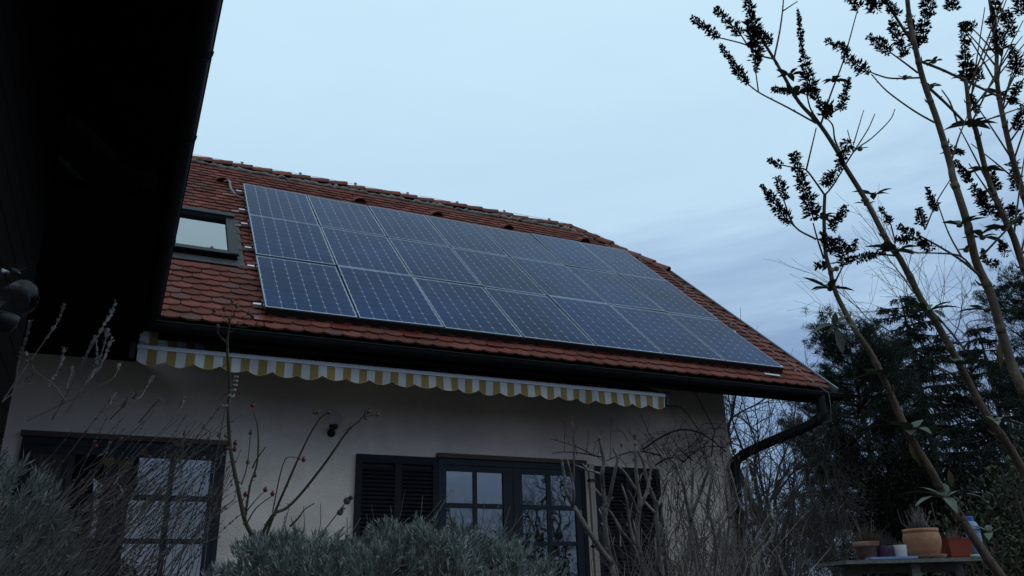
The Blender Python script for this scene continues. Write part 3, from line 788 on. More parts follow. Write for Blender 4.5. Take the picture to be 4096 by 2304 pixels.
# ------------------------------------------------------------------ wall lamps
def wall_lamp(name, label, base, out, k):
    t = thing(name, label, 'wall lamp', base, 'tulip glass wall lamps'); out = Vector(out); base = Vector(base)
    p = MB()
    side = out.cross(Vector((0, 0, 1)))
    p.tube([base, base + out * 0.02 * k], 0.062 * k, 14); p.tube(smooth_path([base + out * 0.02 * k, base + out * 0.10 * k + Vector((0, 0, -0.02 * k)), base + out * 0.14 * k + Vector((0, 0, 0.03 * k))], 5), 0.020 * k, 8)
    p.build('bracket', blackpl, t, True)
    c = MB(); q = base + out * 0.14 * k + Vector((0, 0, 0.03 * k)); c.lathe([(0.0, -0.01 * k), (0.045 * k, 0.0), (0.066 * k, 0.03 * k), (0.070 * k, 0.065 * k), (0.05 * k, 0.07 * k), (0, 0.07 * k)], q, 16); c.build('cup', blackpl, t, True)
    gl = MB(); gl.lathe([(0.055 * k, 0.068 * k), (0.090 * k, 0.085 * k), (0.120 * k, 0.12 * k), (0.130 * k, 0.155 * k), (0.122 * k, 0.195 * k), (0.09 * k, 0.23 * k), (0.045 * k, 0.25 * k), (0.035 * k, 0.28 * k), (0.06 * k, 0.30 * k)], q, 24); gl.build('glass_shade', lampglass_m, t, True)
wall_lamp('wall_lamp', 'small black wall lamp with clear glass shade above the shutter', (2.10, WY, 2.64), (0, -1, 0), 0.75)

# ------------------------------------------------------------------ the near wing on the left
wing = thing('side_wing', 'near wing of the house seen from below, black eave and gutter against the sky', 'building', (-0.62, 2.0, 0))
WEX, WWX = 0.145, -0.62
w = MB(); w.box((-4.0, -3.5, 0.0), (WWX - 0.02, 5.2, 4.10)); w.build('wall', plaster, wing)
for k in range(20):
    b = MB(); z0 = 1.26 + k * 0.145; b.box((WWX - 0.018, -3.5, z0), (WWX + 0.012, 5.22, z0 + 0.138)); b.build('shade_cladding_board', darkwood, wing)  # dark boards added to darken the wing wall under its eave
def WP(y, t, h): return Vector((WEX - 0.13 - t * CA + h * SA, y, EZ - 0.03 + t * SA + h * CA))
d = MB(); q = [(-4.0, 0), (8.4, 0), (9.9, 2.0), (9.9, 5.5), (-4.0, 5.5)]
d.hexa([WP(y, t, -0.02) for y, t in q], [WP(y, t, 0.10) for y, t in q]); d.build('roof_deck', deck_m, wing)
sb = MB()
for i in range(12):
    t0 = 0.02 + i * 0.155
    sb.hexa([WP(-4.0, t0, -0.045), WP(8.3, t0, -0.045), WP(8.3, t0 + 0.148, -0.045), WP(-4.0, t0 + 0.148, -0.045)], [WP(-4.0, t0, -0.022), WP(8.3, t0, -0.022), WP(8.3, t0 + 0.148, -0.022), WP(-4.0, t0 + 0.148, -0.022)])
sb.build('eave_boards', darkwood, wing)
for y in np.arange(-3.2, 8.2, 0.83):
    r = MB(); pr = [(0.05, -0.05), (1.9, -0.05), (1.9, -0.20), (0.22, -0.20), (0.10, -0.14)]
    r.hexa([WP(y - 0.05, t, h) for t, h in pr], [WP(y + 0.05, t, h) for t, h in pr]); r.build('rafter', darkwood, wing)
for k in range(22):
    b = MB(); x1 = -0.02 - k * 0.125; b.box((x1 - 0.122, 5.24, 3.27), (x1, WY - 0.003, 3.295)); b.build('shade_ceiling_board', darkwood, wing)  # dark ceiling added over the recess to block light from the wall
b = MB(); b.box((-3.9, 5.23, 3.296), (-0.015, WY - 0.003, 3.32)); b.build('shade_ceiling_backing', deck_m, wing)  # added sheet that keeps light out of the board gaps
fb = MB(); fb.bar((WEX - 0.15, -4.0, 3.37), (WEX - 0.15, 8.25, 3.37), 0.03, 0.19); fb.build('fascia', darkwood, wing)
gm = MB(); half_gutter(gm, (WEX - 0.078, 8.20, 3.46), (WEX - 0.078, -4.0, 3.46), 0.07); gm.tube([(WEX - 0.008, 8.2, 3.46), (WEX - 0.008, -4.0, 3.46)], 0.008, 8)
gm.build('gutter', gutter_m, wing)
for y in (3.78, 4.66, 6.3, 7.4, 2.9):
    bk = MB(); bk.tube([(WEX - 0.078 + 0.077 * math.cos(t), y, 3.456 - 0.077 * math.sin(t)) for t in [math.pi * j / 10 for j in range(11)]], 0.007, 5); bk.build('gutter_bracket', gutter_m, wing)
lp = atx(5, 1350, -0.48)
wall_lamp('wall_lamp', 'large black wall lamp with round glass shade on the near wing wall', (WWX, lp.y, lp.z), (1, 0, 0), 0.9)

# pale post with black straps beside the right door
pt = aty(2362, 1857, 9.18); pb = aty(2385, 2300, 9.18)
t = thing('post', 'pale wooden post with two black straps beside the right door', 'post', (pt.x, 9.18, 0.33))
p = MB(); p.bar((pt.x + 0.01, 9.18, 0.33), (pt.x, 9.18, pt.z), 0.068, 0.05, (0, 1, 0)); p.build('shaft', postwood, t)
for px, py in ((2200 + 362 / 2.2157, 1650 + 605 / 2.2157), (2200 + 398 / 2.2157, 1650 + 1190 / 2.2157)):
    q = aty(px, py, 9.18); s_ = MB(); s_.box((pt.x - 0.042, 9.145, q.z - 0.012), (pt.x + 0.05, 9.215, q.z + 0.02)); s_.build('strap', blackpl, t)
#@@PLANTS
# ------------------------------------------------------------------ woody plants
def path_px(pts, d0, d1, wob=0.03):
    n = len(pts); out = []
    for i, (px, py) in enumerate(pts):
        t = i / max(1, n - 1)
        out.append(atd(px, py, d0 + (d1 - d0) * t + random.gauss(0, wob)))
    return out
def Z(x0, y0, k):                       # photo detail view -> photo pixel
    return lambda *p: [(x0 + a / k, y0 + b / k) for a, b in p]
def knots(mb, path, r, step, n=6, size=1.35):   # swollen nodes along a cane
    acc = 0
    for a, b in zip(path, path[1:]):
        acc += (b - a).length
        if acc > step:
            acc = 0; d = (b - a).normalized(); mb.tube([a - d * r * 1.2, a, a + d * r * 1.2], [r * 0.9, r * size, r * 0.9], n)

def bare_tree(name, label, base, height, seed, lean=(0, 0), spread=0.55, bark=None, twigm=None, trunk_r=None, depth=5, droop=0.0, group=None, first=0.3, kids=(3, 4), rmin=0.0035):
    rs = random.Random(seed); bark = bark or tree_bark; twigm = twigm or twig_m
    t = thing(name, label, 'tree', base, group); tr = MB(); tw = MB(); base = Vector(base)
    R0 = trunk_r or height * 0.018
    def grow(p, d, ln, r, lev):
        k = 4; pts = [p]; dd = d.copy()
        for i in range(k):
            dd = (dd + Vector((rs.gauss(0, 0.13), rs.gauss(0, 0.13), rs.gauss(0.02, 0.10) - droop * lev * 0.05))).normalized()
            pts.append(pts[-1] + dd * (ln / k))
        rad = [max(rmin, r * (1 - 0.45 * i / k)) for i in range(k + 1)]
        if lev <= 1: tr.tube(pts, rad, 8)
        else: tw.tube(pts, rad, 4 if lev < 4 else 3, cap=False)
        if lev >= depth: return
        m_ = rs.randint(*kids)
        for i in range(m_):
            f = first + (1 - first) * (i + rs.random()) / m_
            q = pts[min(k, int(f * k))] + (pts[min(k, int(f * k) + 1)] - pts[min(k, int(f * k))]) * (f * k % 1 if f < 1 else 0)
            az = rs.random() * 2 * math.pi; sp = spread * rs.uniform(0.7, 1.4)
            a = dd.orthogonal().normalized(); b = dd.cross(a)
            nd = (dd * math.cos(sp) + (a * math.cos(az) + b * math.sin(az)) * math.sin(sp)).normalized()
            grow(q, nd, ln * rs.uniform(0.55, 0.82), r * rs.uniform(0.42, 0.6), lev + 1)
        grow(pts[-1], dd, ln * 0.75, r * 0.55, lev + 1)
    grow(base - Vector((0, 0, 0.1)), Vector((lean[0], lean[1], 1)).normalized(), height * 0.34, R0, 0)
    tr.build('trunk', bark, t, True)
    c = tw.build('crown', twigm, t); c['kind'] = 'stuff'
    return t

def conifer(name, label, base, height, radius, seed, kind='spruce', leafm=None, n_whorl=None, bare=0.12, dense=1.0, taper=0.8):
    rg = np.random.default_rng(seed); rs = random.Random(seed); base = Vector(base); leafm = leafm or spruce_leaf
    t = thing(name, label, 'tree', base); tr = MB()
    tr.tube([base, base + Vector((0.05, 0, height * 0.5)), base + Vector((0, 0.03, height))], [height * 0.016, height * 0.011, 0.02], 8)
    B = []; D = []; L = []; W = []
    nw = n_whorl or int(height * 2.6)
    for i in range(nw):
        f = bare + (1 - bare) * (i + 0.5) / nw
        z = height * f
        if kind == 'spruce': rad = radius * (1 - f) ** taper + 0.12
        else: rad = radius * math.sqrt(max(0.04, 1 - ((f - 0.55) / 0.5) ** 2)) * rs.uniform(0.7, 1.1)
        nb = rs.randint(5, 7)
        for j in range(nb):
            az = rs.random() * 2 * math.pi; ln = rad * (rs.uniform(0.7, 1.12) if kind == 'spruce' else rs.uniform(0.45, 1.35))
            up0 = rs.uniform(0.0, 0.25) if kind == 'spruce' else rs.uniform(0.1, 0.6)
            pts = []
            for k in range(6):
                u = k / 5
                sag = -0.30 * u * u * ln + 0.22 * u ** 4 * ln if kind == 'spruce' else 0.10 * u * u * ln
                pts.append(base + Vector((math.cos(az) * ln * u, math.sin(az) * ln * u, z + up0 * ln * u + sag)) + Vector((rs.gauss(0, 0.04), rs.gauss(0, 0.04), 0)) * (ln * 0.4))
            tr.tube(pts, [0.012 + 0.018 * ln * (1 - k / 5) for k in range(6)], 4, cap=False)
            n_side = int(ln * (11 if kind == 'spruce' else 16) * dense) + 3
            for q in range(n_side):
                u = rs.uniform(0.18, 1.0); a = min(4, int(u * 5)); p = pts[a].lerp(pts[a + 1], u * 5 - a)
                dirb = (pts[a + 1] - pts[a]).normalized()
                sd = dirb.cross(Vector((0, 0, 1))).normalized() * rs.choice((-1, 1))
                if kind == 'spruce':
                    tl = rs.uniform(0.22, 0.55) * (0.5 + 0.5 * (1 - f)) ; td = (dirb * 0.55 + sd * rs.uniform(0.2, 0.75) + Vector((0, 0, rs.uniform(-1.3, 0.0)))).normalized()
                    kk = 11
                    for w_ in range(kk):
                        B.append(p + td * (tl * w_ / kk)); D.append(td * 1.3 + Vector((rs.gauss(0, 0.45), rs.gauss(0, 0.45), rs.gauss(-0.1, 0.35)))); L.append(rs.uniform(0.07, 0.12)); W.append(0.026)
                else:
                    td = (dirb * 0.5 + sd * rs.uniform(0, 1.0) + Vector((0, 0, rs.uniform(-0.1, 0.8)))).normalized(); tl = rs.uniform(0.1, 0.5)
                    e = p + td * tl
                    for w_ in range(38):
                        B.append(e + Vector((rs.gauss(0, 0.04), rs.gauss(0, 0.04), rs.gauss(0, 0.04)))); D.append(td * 0.9 + Vector((rs.gauss(0, 0.6), rs.gauss(0, 0.6), rs.gauss(0.15, 0.5)))); L.append(rs.uniform(0.07, 0.13)); W.append(0.013)
    tr.build('trunk', tree_bark, t, True)
    V = blades(np.array(B), np.array(D), np.array(L), np.array(W))
    np_mesh('crown', V, leafm, t, 4, 'stuff')
    return t

def leafy_mass(name, label, cat, blobs, n, leafm, lsize, seed, wdt=0.45, stems=None, up=0.2, bark=None, kind=None):   # shrub of many leaves in uneven lobes
    rg = np.random.default_rng(seed); B = []; D = []
    c0 = blobs[0][0]
    for c, r in blobs:
        k = int(n * r[0] * r[2] / sum(b[1][0] * b[1][2] for b in blobs))
        u = unit(rg.normal(size=(k, 3))); rad = rg.uniform(0.35, 1.0, size=(k, 1)) ** 0.6
        lump = 1 + 0.22 * np.sin(u[:, :1] * 7 + c[0] * 3) * np.cos(u[:, 2:] * 6 + u[:, 1:2] * 5)
        B.append(np.array(c) + u * rad * lump * np.array(r)); D.append(u + rg.normal(size=(k, 3)) * 0.7 + np.array([0, 0, up]))
    B = np.concatenate(B); D = np.concatenate(D); keep = B[:, 2] > 0.02; B = B[keep]; D = D[keep]
    L = rg.uniform(0.7, 1.3, len(B)) * lsize
    t = thing(name, label, cat, (c0[0], c0[1], 0))
    np_mesh('foliage', blades(B, D, L, L * wdt), leafm, t, 4, 'stuff')
    st = MB(); rs = random.Random(seed)
    for c, r in blobs:
        for k in range(stems or 5):
            e = Vector((c[0] + rs.uniform(-1, 1) * r[0] * 0.8, c[1] + rs.uniform(-1, 1) * r[1] * 0.8, c[2] + rs.uniform(0, 0.8) * r[2])); a = Vector((c[0] + rs.gauss(0, 0.1), c[1] + rs.gauss(0, 0.1), 0))
            st.tube(smooth_path([a, a.lerp(e, 0.5) + Vector((rs.gauss(0, 0.06), rs.gauss(0, 0.06), 0)), e], 3), [0.016] * 3 + [0.010] * 3 + [0.004], 5)
    st.build('stems', bark or tree_bark, t)
    return t

def twig_mass(name, label, cat, cx, cy, rx, ry, h, n, seed, m_, r=0.004, levels=3, lean=0.35):  # bare multi-stemmed shrub
    rs = random.Random(seed); t = thing(name, label, cat, (cx, cy, 0)); mb = MB()
    def grow(p, d, ln, rad, lev):
        pts = [p]; dd = d
        for i in range(3):
            dd = (dd + Vector((rs.gauss(0, 0.15), rs.gauss(0, 0.15), rs.gauss(0.03, 0.1)))).normalized(); pts.append(pts[-1] + dd * ln / 3)
        mb.tube(pts, [rad * (1 - 0.2 * i) for i in range(4)], 4 if lev == 0 else 3, cap=False)
        if lev < levels:
            for i in range(rs.randint(2, 4)):
                q = pts[rs.randint(1, 3)]; a = dd.orthogonal().normalized(); az = rs.random() * 6.28; sp = rs.uniform(0.25, 0.8)
                nd = (dd * math.cos(sp) + (a * math.cos(az) + dd.cross(a) * math.sin(az)) * math.sin(sp)).normalized()
                grow(q, nd, ln * rs.uniform(0.5, 0.85), max(0.0022, rad * 0.6), lev + 1)
    for i in range(n):
        x = cx + rs.uniform(-1, 1) * rx; y = cy + rs.uniform(-1, 1) * ry
        grow(Vector((x, y, 0)), Vector((rs.gauss(0, lean), rs.gauss(0, lean), 1)).normalized(), h * rs.uniform(0.4, 0.6), r * rs.uniform(1.5, 3), 0)
    o = mb.build('twigs', m_, t); o['kind'] = 'stuff'
    return t

# ---- trees beyond the house and the garden
p = aty(3085, 1860, 15.0)
bare_tree('bare_tree', 'bare crooked tree seen past the house corner under the eave', (p.x, 15.0, 0), 7.6, 11, spread=0.75, depth=5, kids=(3, 4), first=0.15)
p = aty(3010, 1860, 13.0)
bare_tree('bare_tree', 'dense low bare tree behind the sloping downpipe', (p.x, 13.0, 0), 5.6, 12, spread=0.85, depth=5, kids=(3, 4), first=0.05)
p = atd(3440, 1600, 19.0)
conifer('pine_tree', 'bushy dark pine just right of the gutter end', (p.x, p.y, 0), atd(3400, 1345, 19.0).z + 0.1, 1.35, 21, 'pine', pine_leaf, n_whorl=19, bare=0.25, dense=1.7)
p = atd(3690, 1600, 24.0)
conifer('spruce_tree', 'tall pointed spruce with hanging twigs behind the butterfly bush', (p.x, p.y, 0), atd(3700, 1150, 24.0).z + 0.2, 2.7, 22, 'spruce', spruce_leaf, n_whorl=30, bare=0.10, dense=3.2, taper=0.55)
p = atd(3960, 1500, 27.0)
conifer('spruce_tree', 'broad dark spruce at the right edge, lower than its pointed neighbour', (p.x, p.y, 0), atd(3975, 1270, 27.0).z, 2.6, 23, 'spruce', spruce_leaf, bare=0.05, dense=3.4, taper=0.6)
p = atd(4240, 1500, 22.0)
conifer('pine_tree', 'dark pine cut by the right edge of the view', (p.x, p.y, 0), atd(4150, 1085, 22.0).z, 1.7, 24, 'pine', pine_leaf, bare=0.15, dense=1.5)
p = atd(3262, 1800, 23.0)
conifer('pine_tree', 'small pine behind the downpipe elbow', (p.x, p.y, 0), atd(3262, 1585, 23.0).z, 0.75, 25, 'pine', pine_leaf, bare=0.2, dense=1.6)
p = atd(4110, 1500, 29.0)
bare_tree('birch_tree', 'fine-twigged bare birch fanning out above the conifers', (p.x, p.y, 0), 17.0, 31, lean=(-0.22, 0.15), spread=0.52, bark=birch_m, twigm=birch_m, depth=5, kids=(3, 5), droop=0.1, first=0.15, trunk_r=0.18, rmin=0.0062)
p = atd(3660, 2050, 9.5)
leafy_mass('yew_bush', 'almost black yew behind the flower pots', 'bush', [((p.x, p.y, 1.15), (0.75, 0.7, 1.15)), ((p.x - 0.55, p.y - 0.2, 0.75), (0.55, 0.5, 0.85)), ((p.x + 0.5, p.y + 0.1, 1.35), (0.6, 0.6, 1.0)), ((p.x - 0.1, p.y, 1.9), (0.42, 0.42, 0.62))], 26000, yew_leaf, 0.055, 41, 0.35)
p = atd(4010, 2000, 7.0)
leafy_mass('leafy_shrub', 'rangy dark shrub with a few leaves behind the right end of the table', 'shrub', [((p.x, p.y, 0.9), (0.75, 0.6, 0.9)), ((p.x + 0.35, p.y - 0.2, 1.4), (0.55, 0.5, 0.7)), ((p.x - 0.45, p.y + 0.1, 0.8), (0.5, 0.5, 0.7))], 5200, shrub_leaf, 0.055, 42, 0.42, stems=30, bark=brown_twig)
p = atd(4020, 1900, 13.0)
leafy_mass('leafy_shrub', 'broad dark evergreen shrub filling the right edge below the conifers', 'shrub', [((p.x, p.y, 1.1), (1.6, 1.0, 1.2)), ((p.x + 1.6, p.y - 0.3, 1.7), (1.4, 1.2, 1.6)), ((p.x - 1.7, p.y + 0.6, 0.9), (1.2, 1.0, 1.0))], 60000, mat('evergreen_leaf', (0.022, 0.027, 0.018), 0.8, 0.3, 2, isl=0.5, spec=0.2), 0.07, 43, 0.4, stems=14)
p = atd(3250, 2000, 14.5)
twig_mass('bare_hedge', 'brown tangle of a leafless hedge beyond the garden', 'hedge', p.x + 0.6, p.y, 3.2, 0.9, 3.0, 105, 44, twig_m, 0.006, 3, 0.30)
p = atd(2990, 2000, 10.5)
twig_mass('bare_bush', 'dark leafless bush at the foot of the house corner', 'bush', p.x + 0.3, p.y, 0.9, 0.6, 2.3, 55, 45, twig_m, 0.004, 3, 0.35)
p = atd(2890, 2150, 7.0)
twig_mass('reddish_bush', 'low brown bush of fine arching twigs before the right shutter', 'bush', p.x, p.y, 0.80, 0.35, 1.3, 70, 46, brown_twig, 0.003, 3, 0.5)

# ---- the garden behind the photographer, mirrored in the door panes
for k, (x, y, h, r_, nm) in enumerate(((-12, -15, 6.5, 2.4, 'squat'), (13.5, -19, 5.0, 2.6, 'low'), (22.0, -17, 6.4, 2.5, 'broad'))):
    conifer('garden_conifer', nm + ' dark conifer behind the photographer, mirrored in the door panes', (x, y, 0), h, r_, 60 + k, 'spruce', spruce_leaf, bare=0.02, dense=0.55)
bare_tree('bare_tree', 'spreading bare garden tree behind the photographer, mirrored in the right door', (17.5, -15, 0), 8.0, 66, spread=0.7, depth=5)
bare_tree('bare_tree', 'small bare garden tree behind the photographer, mirrored in the right door', (12.5, -12, 0), 5.2, 68, spread=0.7, depth=4)
hg = [((x, -13.5, 1.0), (1.5, 0.8, 1.25)) for x in np.arange(-12, 24, 2.1)]
leafy_mass('garden_hedge', 'dark clipped hedge across the garden behind the photographer', 'hedge', hg, 15000, yew_leaf, 0.16, 67, 0.6, stems=3)

# ---- butterfly bush on the right
bush = thing('butterfly_bush', 'tall butterfly bush with long canes and dried brown flower spikes against the sky', 'shrub', (2.7, 1.6, 0))
zA, zB, zC, zD, z8 = Z(2650, 0, 1.7815), Z(2650, 700, 1.61), Z(3500, 0, 2.898), Z(3600, 500, 1.811), Z(2900, 1600, 2.0585)
def cane(pts, d0, d1, r0, r1, ground=False, n=9, nodes=0.11):
    P = path_px(pts, d0, d1, 0.012)
    if ground:
        e = P[0] - (P[1] - P[0]).normalized() * 0.5
        P = [Vector((e.x + 0.05, e.y - 0.03, 0)), e.lerp(Vector((e.x, e.y, 0)), 0.35)] + P
        P[1].z = max(0.15, P[2].z * 0.55)
    S = smooth_path(P, 4); R = [r0 + (r1 - r0) * i / (len(S) - 1) for i in range(len(S))]
    mb = MB(); mb.tube(S, R, n)
    acc = 0
    for i in range(1, len(S) - 1):
        acc += (S[i] - S[i - 1]).length
        if acc > nodes * random.uniform(0.7, 1.5):
            acc = 0; d = (S[i + 1] - S[i]).normalized(); r = R[i]
            mb.tube([S[i] - d * r * 0.9, S[i], S[i] + d * r * 1.5], [r * 0.97, r * random.uniform(1.08, 1.2), r * 0.97], n)
            sd = (Matrix.Rotation(random.random() * 6.28, 3, d) @ d.orthogonal()).normalized()
            mb.tube([S[i], S[i] + sd * r * 1.5 + d * r * 0.8, S[i] + sd * r * 1.9 + d * r * 2.2], [r * 0.5, r * 0.35, r * 0.1], 4)
    mb.build('stem', bud_bark, bush, True)
    return S
S1 = cane([(4003, 2304), (3910, 2173), (3847, 2076), (3784, 1993), (3721, 1877), (3643, 1750), (3575, 1605), (3520, 1483), (3476, 1402), (3420, 1321), (3370, 1228), (3339, 1160), (3318, 1073), (3302, 1010), (3296, 880), (3299, 781)], 2.15, 2.45, 0.0130, 0.0048, True)
S2 = cane([(4200, 2080), (4096, 1891), (4017, 1760), (3969, 1692), (3911, 1600), (3824, 1433), (3737, 1278), (3681, 1191), (3600, 1035), (3557, 980), (3464, 803), (3374, 657), (3363, 629), (3284, 505), (3197, 410), (3144, 320), (3096, 236), (3055, 170)], 2.25, 2.6, 0.0135, 0.0042, True)
S3 = cane([(4230, 1900), (4096, 1570), (4048, 1464), (4004, 1321), (3961, 1172), (3905, 1048), (3867, 886), (3812, 712), (3801, 657), (3753, 494), (3694, 325), (3660, 185), (3640, 90), (3627, -20)], 2.2, 2.5, 0.0150, 0.0065, True)
S5 = cane([(4220, 1380), (4096, 1073), (4054, 948), (4004, 843), (3948, 700), (3902, 516), (3880, 483), (3866, 342), (3852, 311)], 2.5, 2.7, 0.0125, 0.0055, True)
S6 = cane([(4200, 1150), (4096, 786), (4053, 645), (4020, 505), (3997, 393), (3986, 292), (3986, 196), (3969, 67), (3955, -20)], 2.75, 2.9, 0.0120, 0.0050, True)
def twig(pts, d0, d1, r0=0.0032, r1=0.0020, nodes=0.05):
    return cane(pts, d0, d1, r0, r1, False, 5, nodes)
twig(zB((1040, 540), (1000, 420), (970, 310)) , 2.42, 2.45)
twig(zB((990, 415), (850, 330), (780, 160)), 2.42, 2.47)
twig([(3178, 905), (3159, 886)], 2.46, 2.47)
twig([(3299, 781), (3259, 724), (3223, 679), (3185, 672), (3127, 660)], 2.45, 2.5)
twig([(3299, 781), (3330, 745), (3376, 670)], 2.45, 2.47)
twig([(3225, 680), (3265, 511)], 2.5, 2.54, 0.0028, 0.0018)
twig([(3265, 494), (3150, 430), (3032, 368), (2976, 320)], 2.5, 2.58)
twig([(3096, 236), (3043, 222), (2985, 180), (2869, 149)], 2.58, 2.62)
twig([(2995, 190), (2964, 140)], 2.6, 2.62)
twig([(3096, 236), (3118, 130), (3130, 45), (3135, -20)], 2.6, 2.66)
twig([(3130, 45), (3190, 5)], 2.64, 2.66, 0.0024, 0.0016)
twig([(3034, 368), (3022, 280), (3012, 200)], 2.57, 2.6, 0.0024, 0.0014)
twig([(3284, 494), (3325, 370), (3374, 241), (3430, 39)], 2.55, 2.66, 0.0034, 0.0018)
twig([(3284, 500), (3240, 430), (3222, 337)], 2.5, 2.53)
twig([(3290, 470), (3363, 432)], 2.5, 2.53)
twig([(3374, 635), (3340, 560), (3330, 500), (3295, 462)], 2.5, 2.53)
twig([(3683, 311), (3570, 314), (3520, 303), (3475, 286)], 2.5, 2.55)
twig([(3739, 491), (3655, 443), (3548, 365), (3486, 298)], 2.47, 2.55)
twig([(3672, 292), (3610, 245), (3559, 208)], 2.48, 2.52)
twig([(3660, 185), (3600, 95), (3548, 11), (3530, -20)], 2.48, 2.52, 0.005, 0.003)
twig([(3851, 483), (3780, 410), (3700, 337)][::-1], 2.46, 2.66, 0.0045, 0.004)
twig([(3688, 247), (3760, 275), (3834, 309), (3910, 345), (3986, 382)], 2.48, 2.8, 0.0045, 0.004)
twig(zA((2100, 870), (2050, 730), (1990, 640)), 2.6, 2.65)
twig([(3413, 609), (3440, 585), (3490, 550), (3560, 480), (3580, 436)], 2.5, 2.56, 0.0026, 0.0014)
twig([(3380, 660), (3413, 609), (3470, 520), (3500, 455)], 2.5, 2.56, 0.0028, 0.0014)
twig([(3413, 609), (3390, 520)], 2.5, 2.52, 0.0022, 0.0014)
twig([(3413, 580), (3455, 440)], 2.52, 2.55, 0.0020, 0.0012)
twig(zD((560, 1080), (445, 955), (300, 930), (60, 925)), 2.3, 2.34)
twig(zD((445, 955), (350, 780), (270, 560)), 2.33, 2.38, 0.0028, 0.0016)
twig(zD((570, 1085), (450, 985), (300, 890), (120, 790)), 2.3, 2.36, 0.004, 0.0026)
twig(zD((180, 760), (150, 600)), 2.36, 2.38, 0.0022, 0.0014)
twig(zD((185, 750), (270, 550), (365, 395)), 2.4, 2.44, 0.0024, 0.0016)
twig(zB((1500, 440), (1470, 320), (1420, 240)), 2.55, 2.6, 0.0024, 0.0016)
twig(zB((1510, 520), (1400, 510), (1320, 500)), 2.35, 2.4)
twig(zB((1060, 590), (1000, 585)), 2.4, 2.42)
twig(zB((1110, 690), (1160, 590)), 2.4, 2.43)
for k in range(46):                     # the crowded right-hand side
    S = random.choice((S3, S5, S6, S6, S5)); i = random.randrange(len(S) // 3, len(S) - 2); a = S[i]
    d = (S[i + 1] - S[i]).normalized(); sd = _r * random.choice((-1, 1)) * random.uniform(0.35, 0.8) + d * random.uniform(0.5, 0.9) + _f * random.uniform(-0.5, 0.5)
    ln = random.uniform(0.12, 0.42); mb = MB(); b = a + sd.normalized() * ln
    if (b - EYE).dot(_r) / (b - EYE).dot(_f) < 0.545: continue
    P = smooth_path([a, a.lerp(b, 0.5) + d * 0.03, b + d * 0.05], 3); mb.tube(P, [0.0034 - 0.0018 * j / (len(P) - 1) for j in range(len(P))], 5); mb.build('stem', bud_bark, bush, True)
def panicle(a, b, w, dens=1.0, taper=0.55, name='flower_spike'):
    a = Vector(a); b = Vector(b); d = b - a; ln = d.length; d.normalize(); u = d.orthogonal().normalized(); v = d.cross(u)
    mb = MB(); mb.tube([a, a.lerp(b, 0.5), b], [0.0022, 0.0018, 0.0010], 4)
    nw = max(5, int(ln / 0.0085))
    for i in range(nw):
        t = (i + random.uniform(0.2, 0.8)) / nw; rr = w * (1 - taper * t) * random.uniform(0.55, 1.25) * min(1, 0.55 + t * 3)
        for j in range(int(random.randint(23, 29) * dens)):
            az = random.random() * 6.283; out = (u * math.cos(az) + v * math.sin(az)); q = a + d * (ln * t + random.gauss(0, 0.003)) + out * rr * random.uniform(0.0, 0.75)
            dd = (out + d * random.uniform(-0.1, 0.9)).normalized(); sd = dd.cross(d).normalized(); L_ = rr * random.uniform(0.45, 1.15); ww = 0.0015 + 0.0019 * random.random()
            nn = sd.cross(dd)
            mb.v += [tuple(q), tuple(q + dd * L_ * 0.5 + sd * ww), tuple(q + dd * L_), tuple(q + dd * L_ * 0.5 - sd * ww), tuple(q + dd * L_ * 0.5 + nn * ww), tuple(q + dd * L_ * 0.5 - nn * ww)]
            k = len(mb.v) - 6; mb.f += [(k, k + 1, k + 2, k + 3), (k, k + 4, k + 2, k + 5)]
    return mb.build(name, panicle_m, bush)
def pan(p0, p1, d, w=0.020, dens=1.0, taper=0.5):
    panicle(atd(*p0, d), atd(*p1, d + random.uniform(-0.05, 0.05)), w, dens, taper)
W0 = 0.021
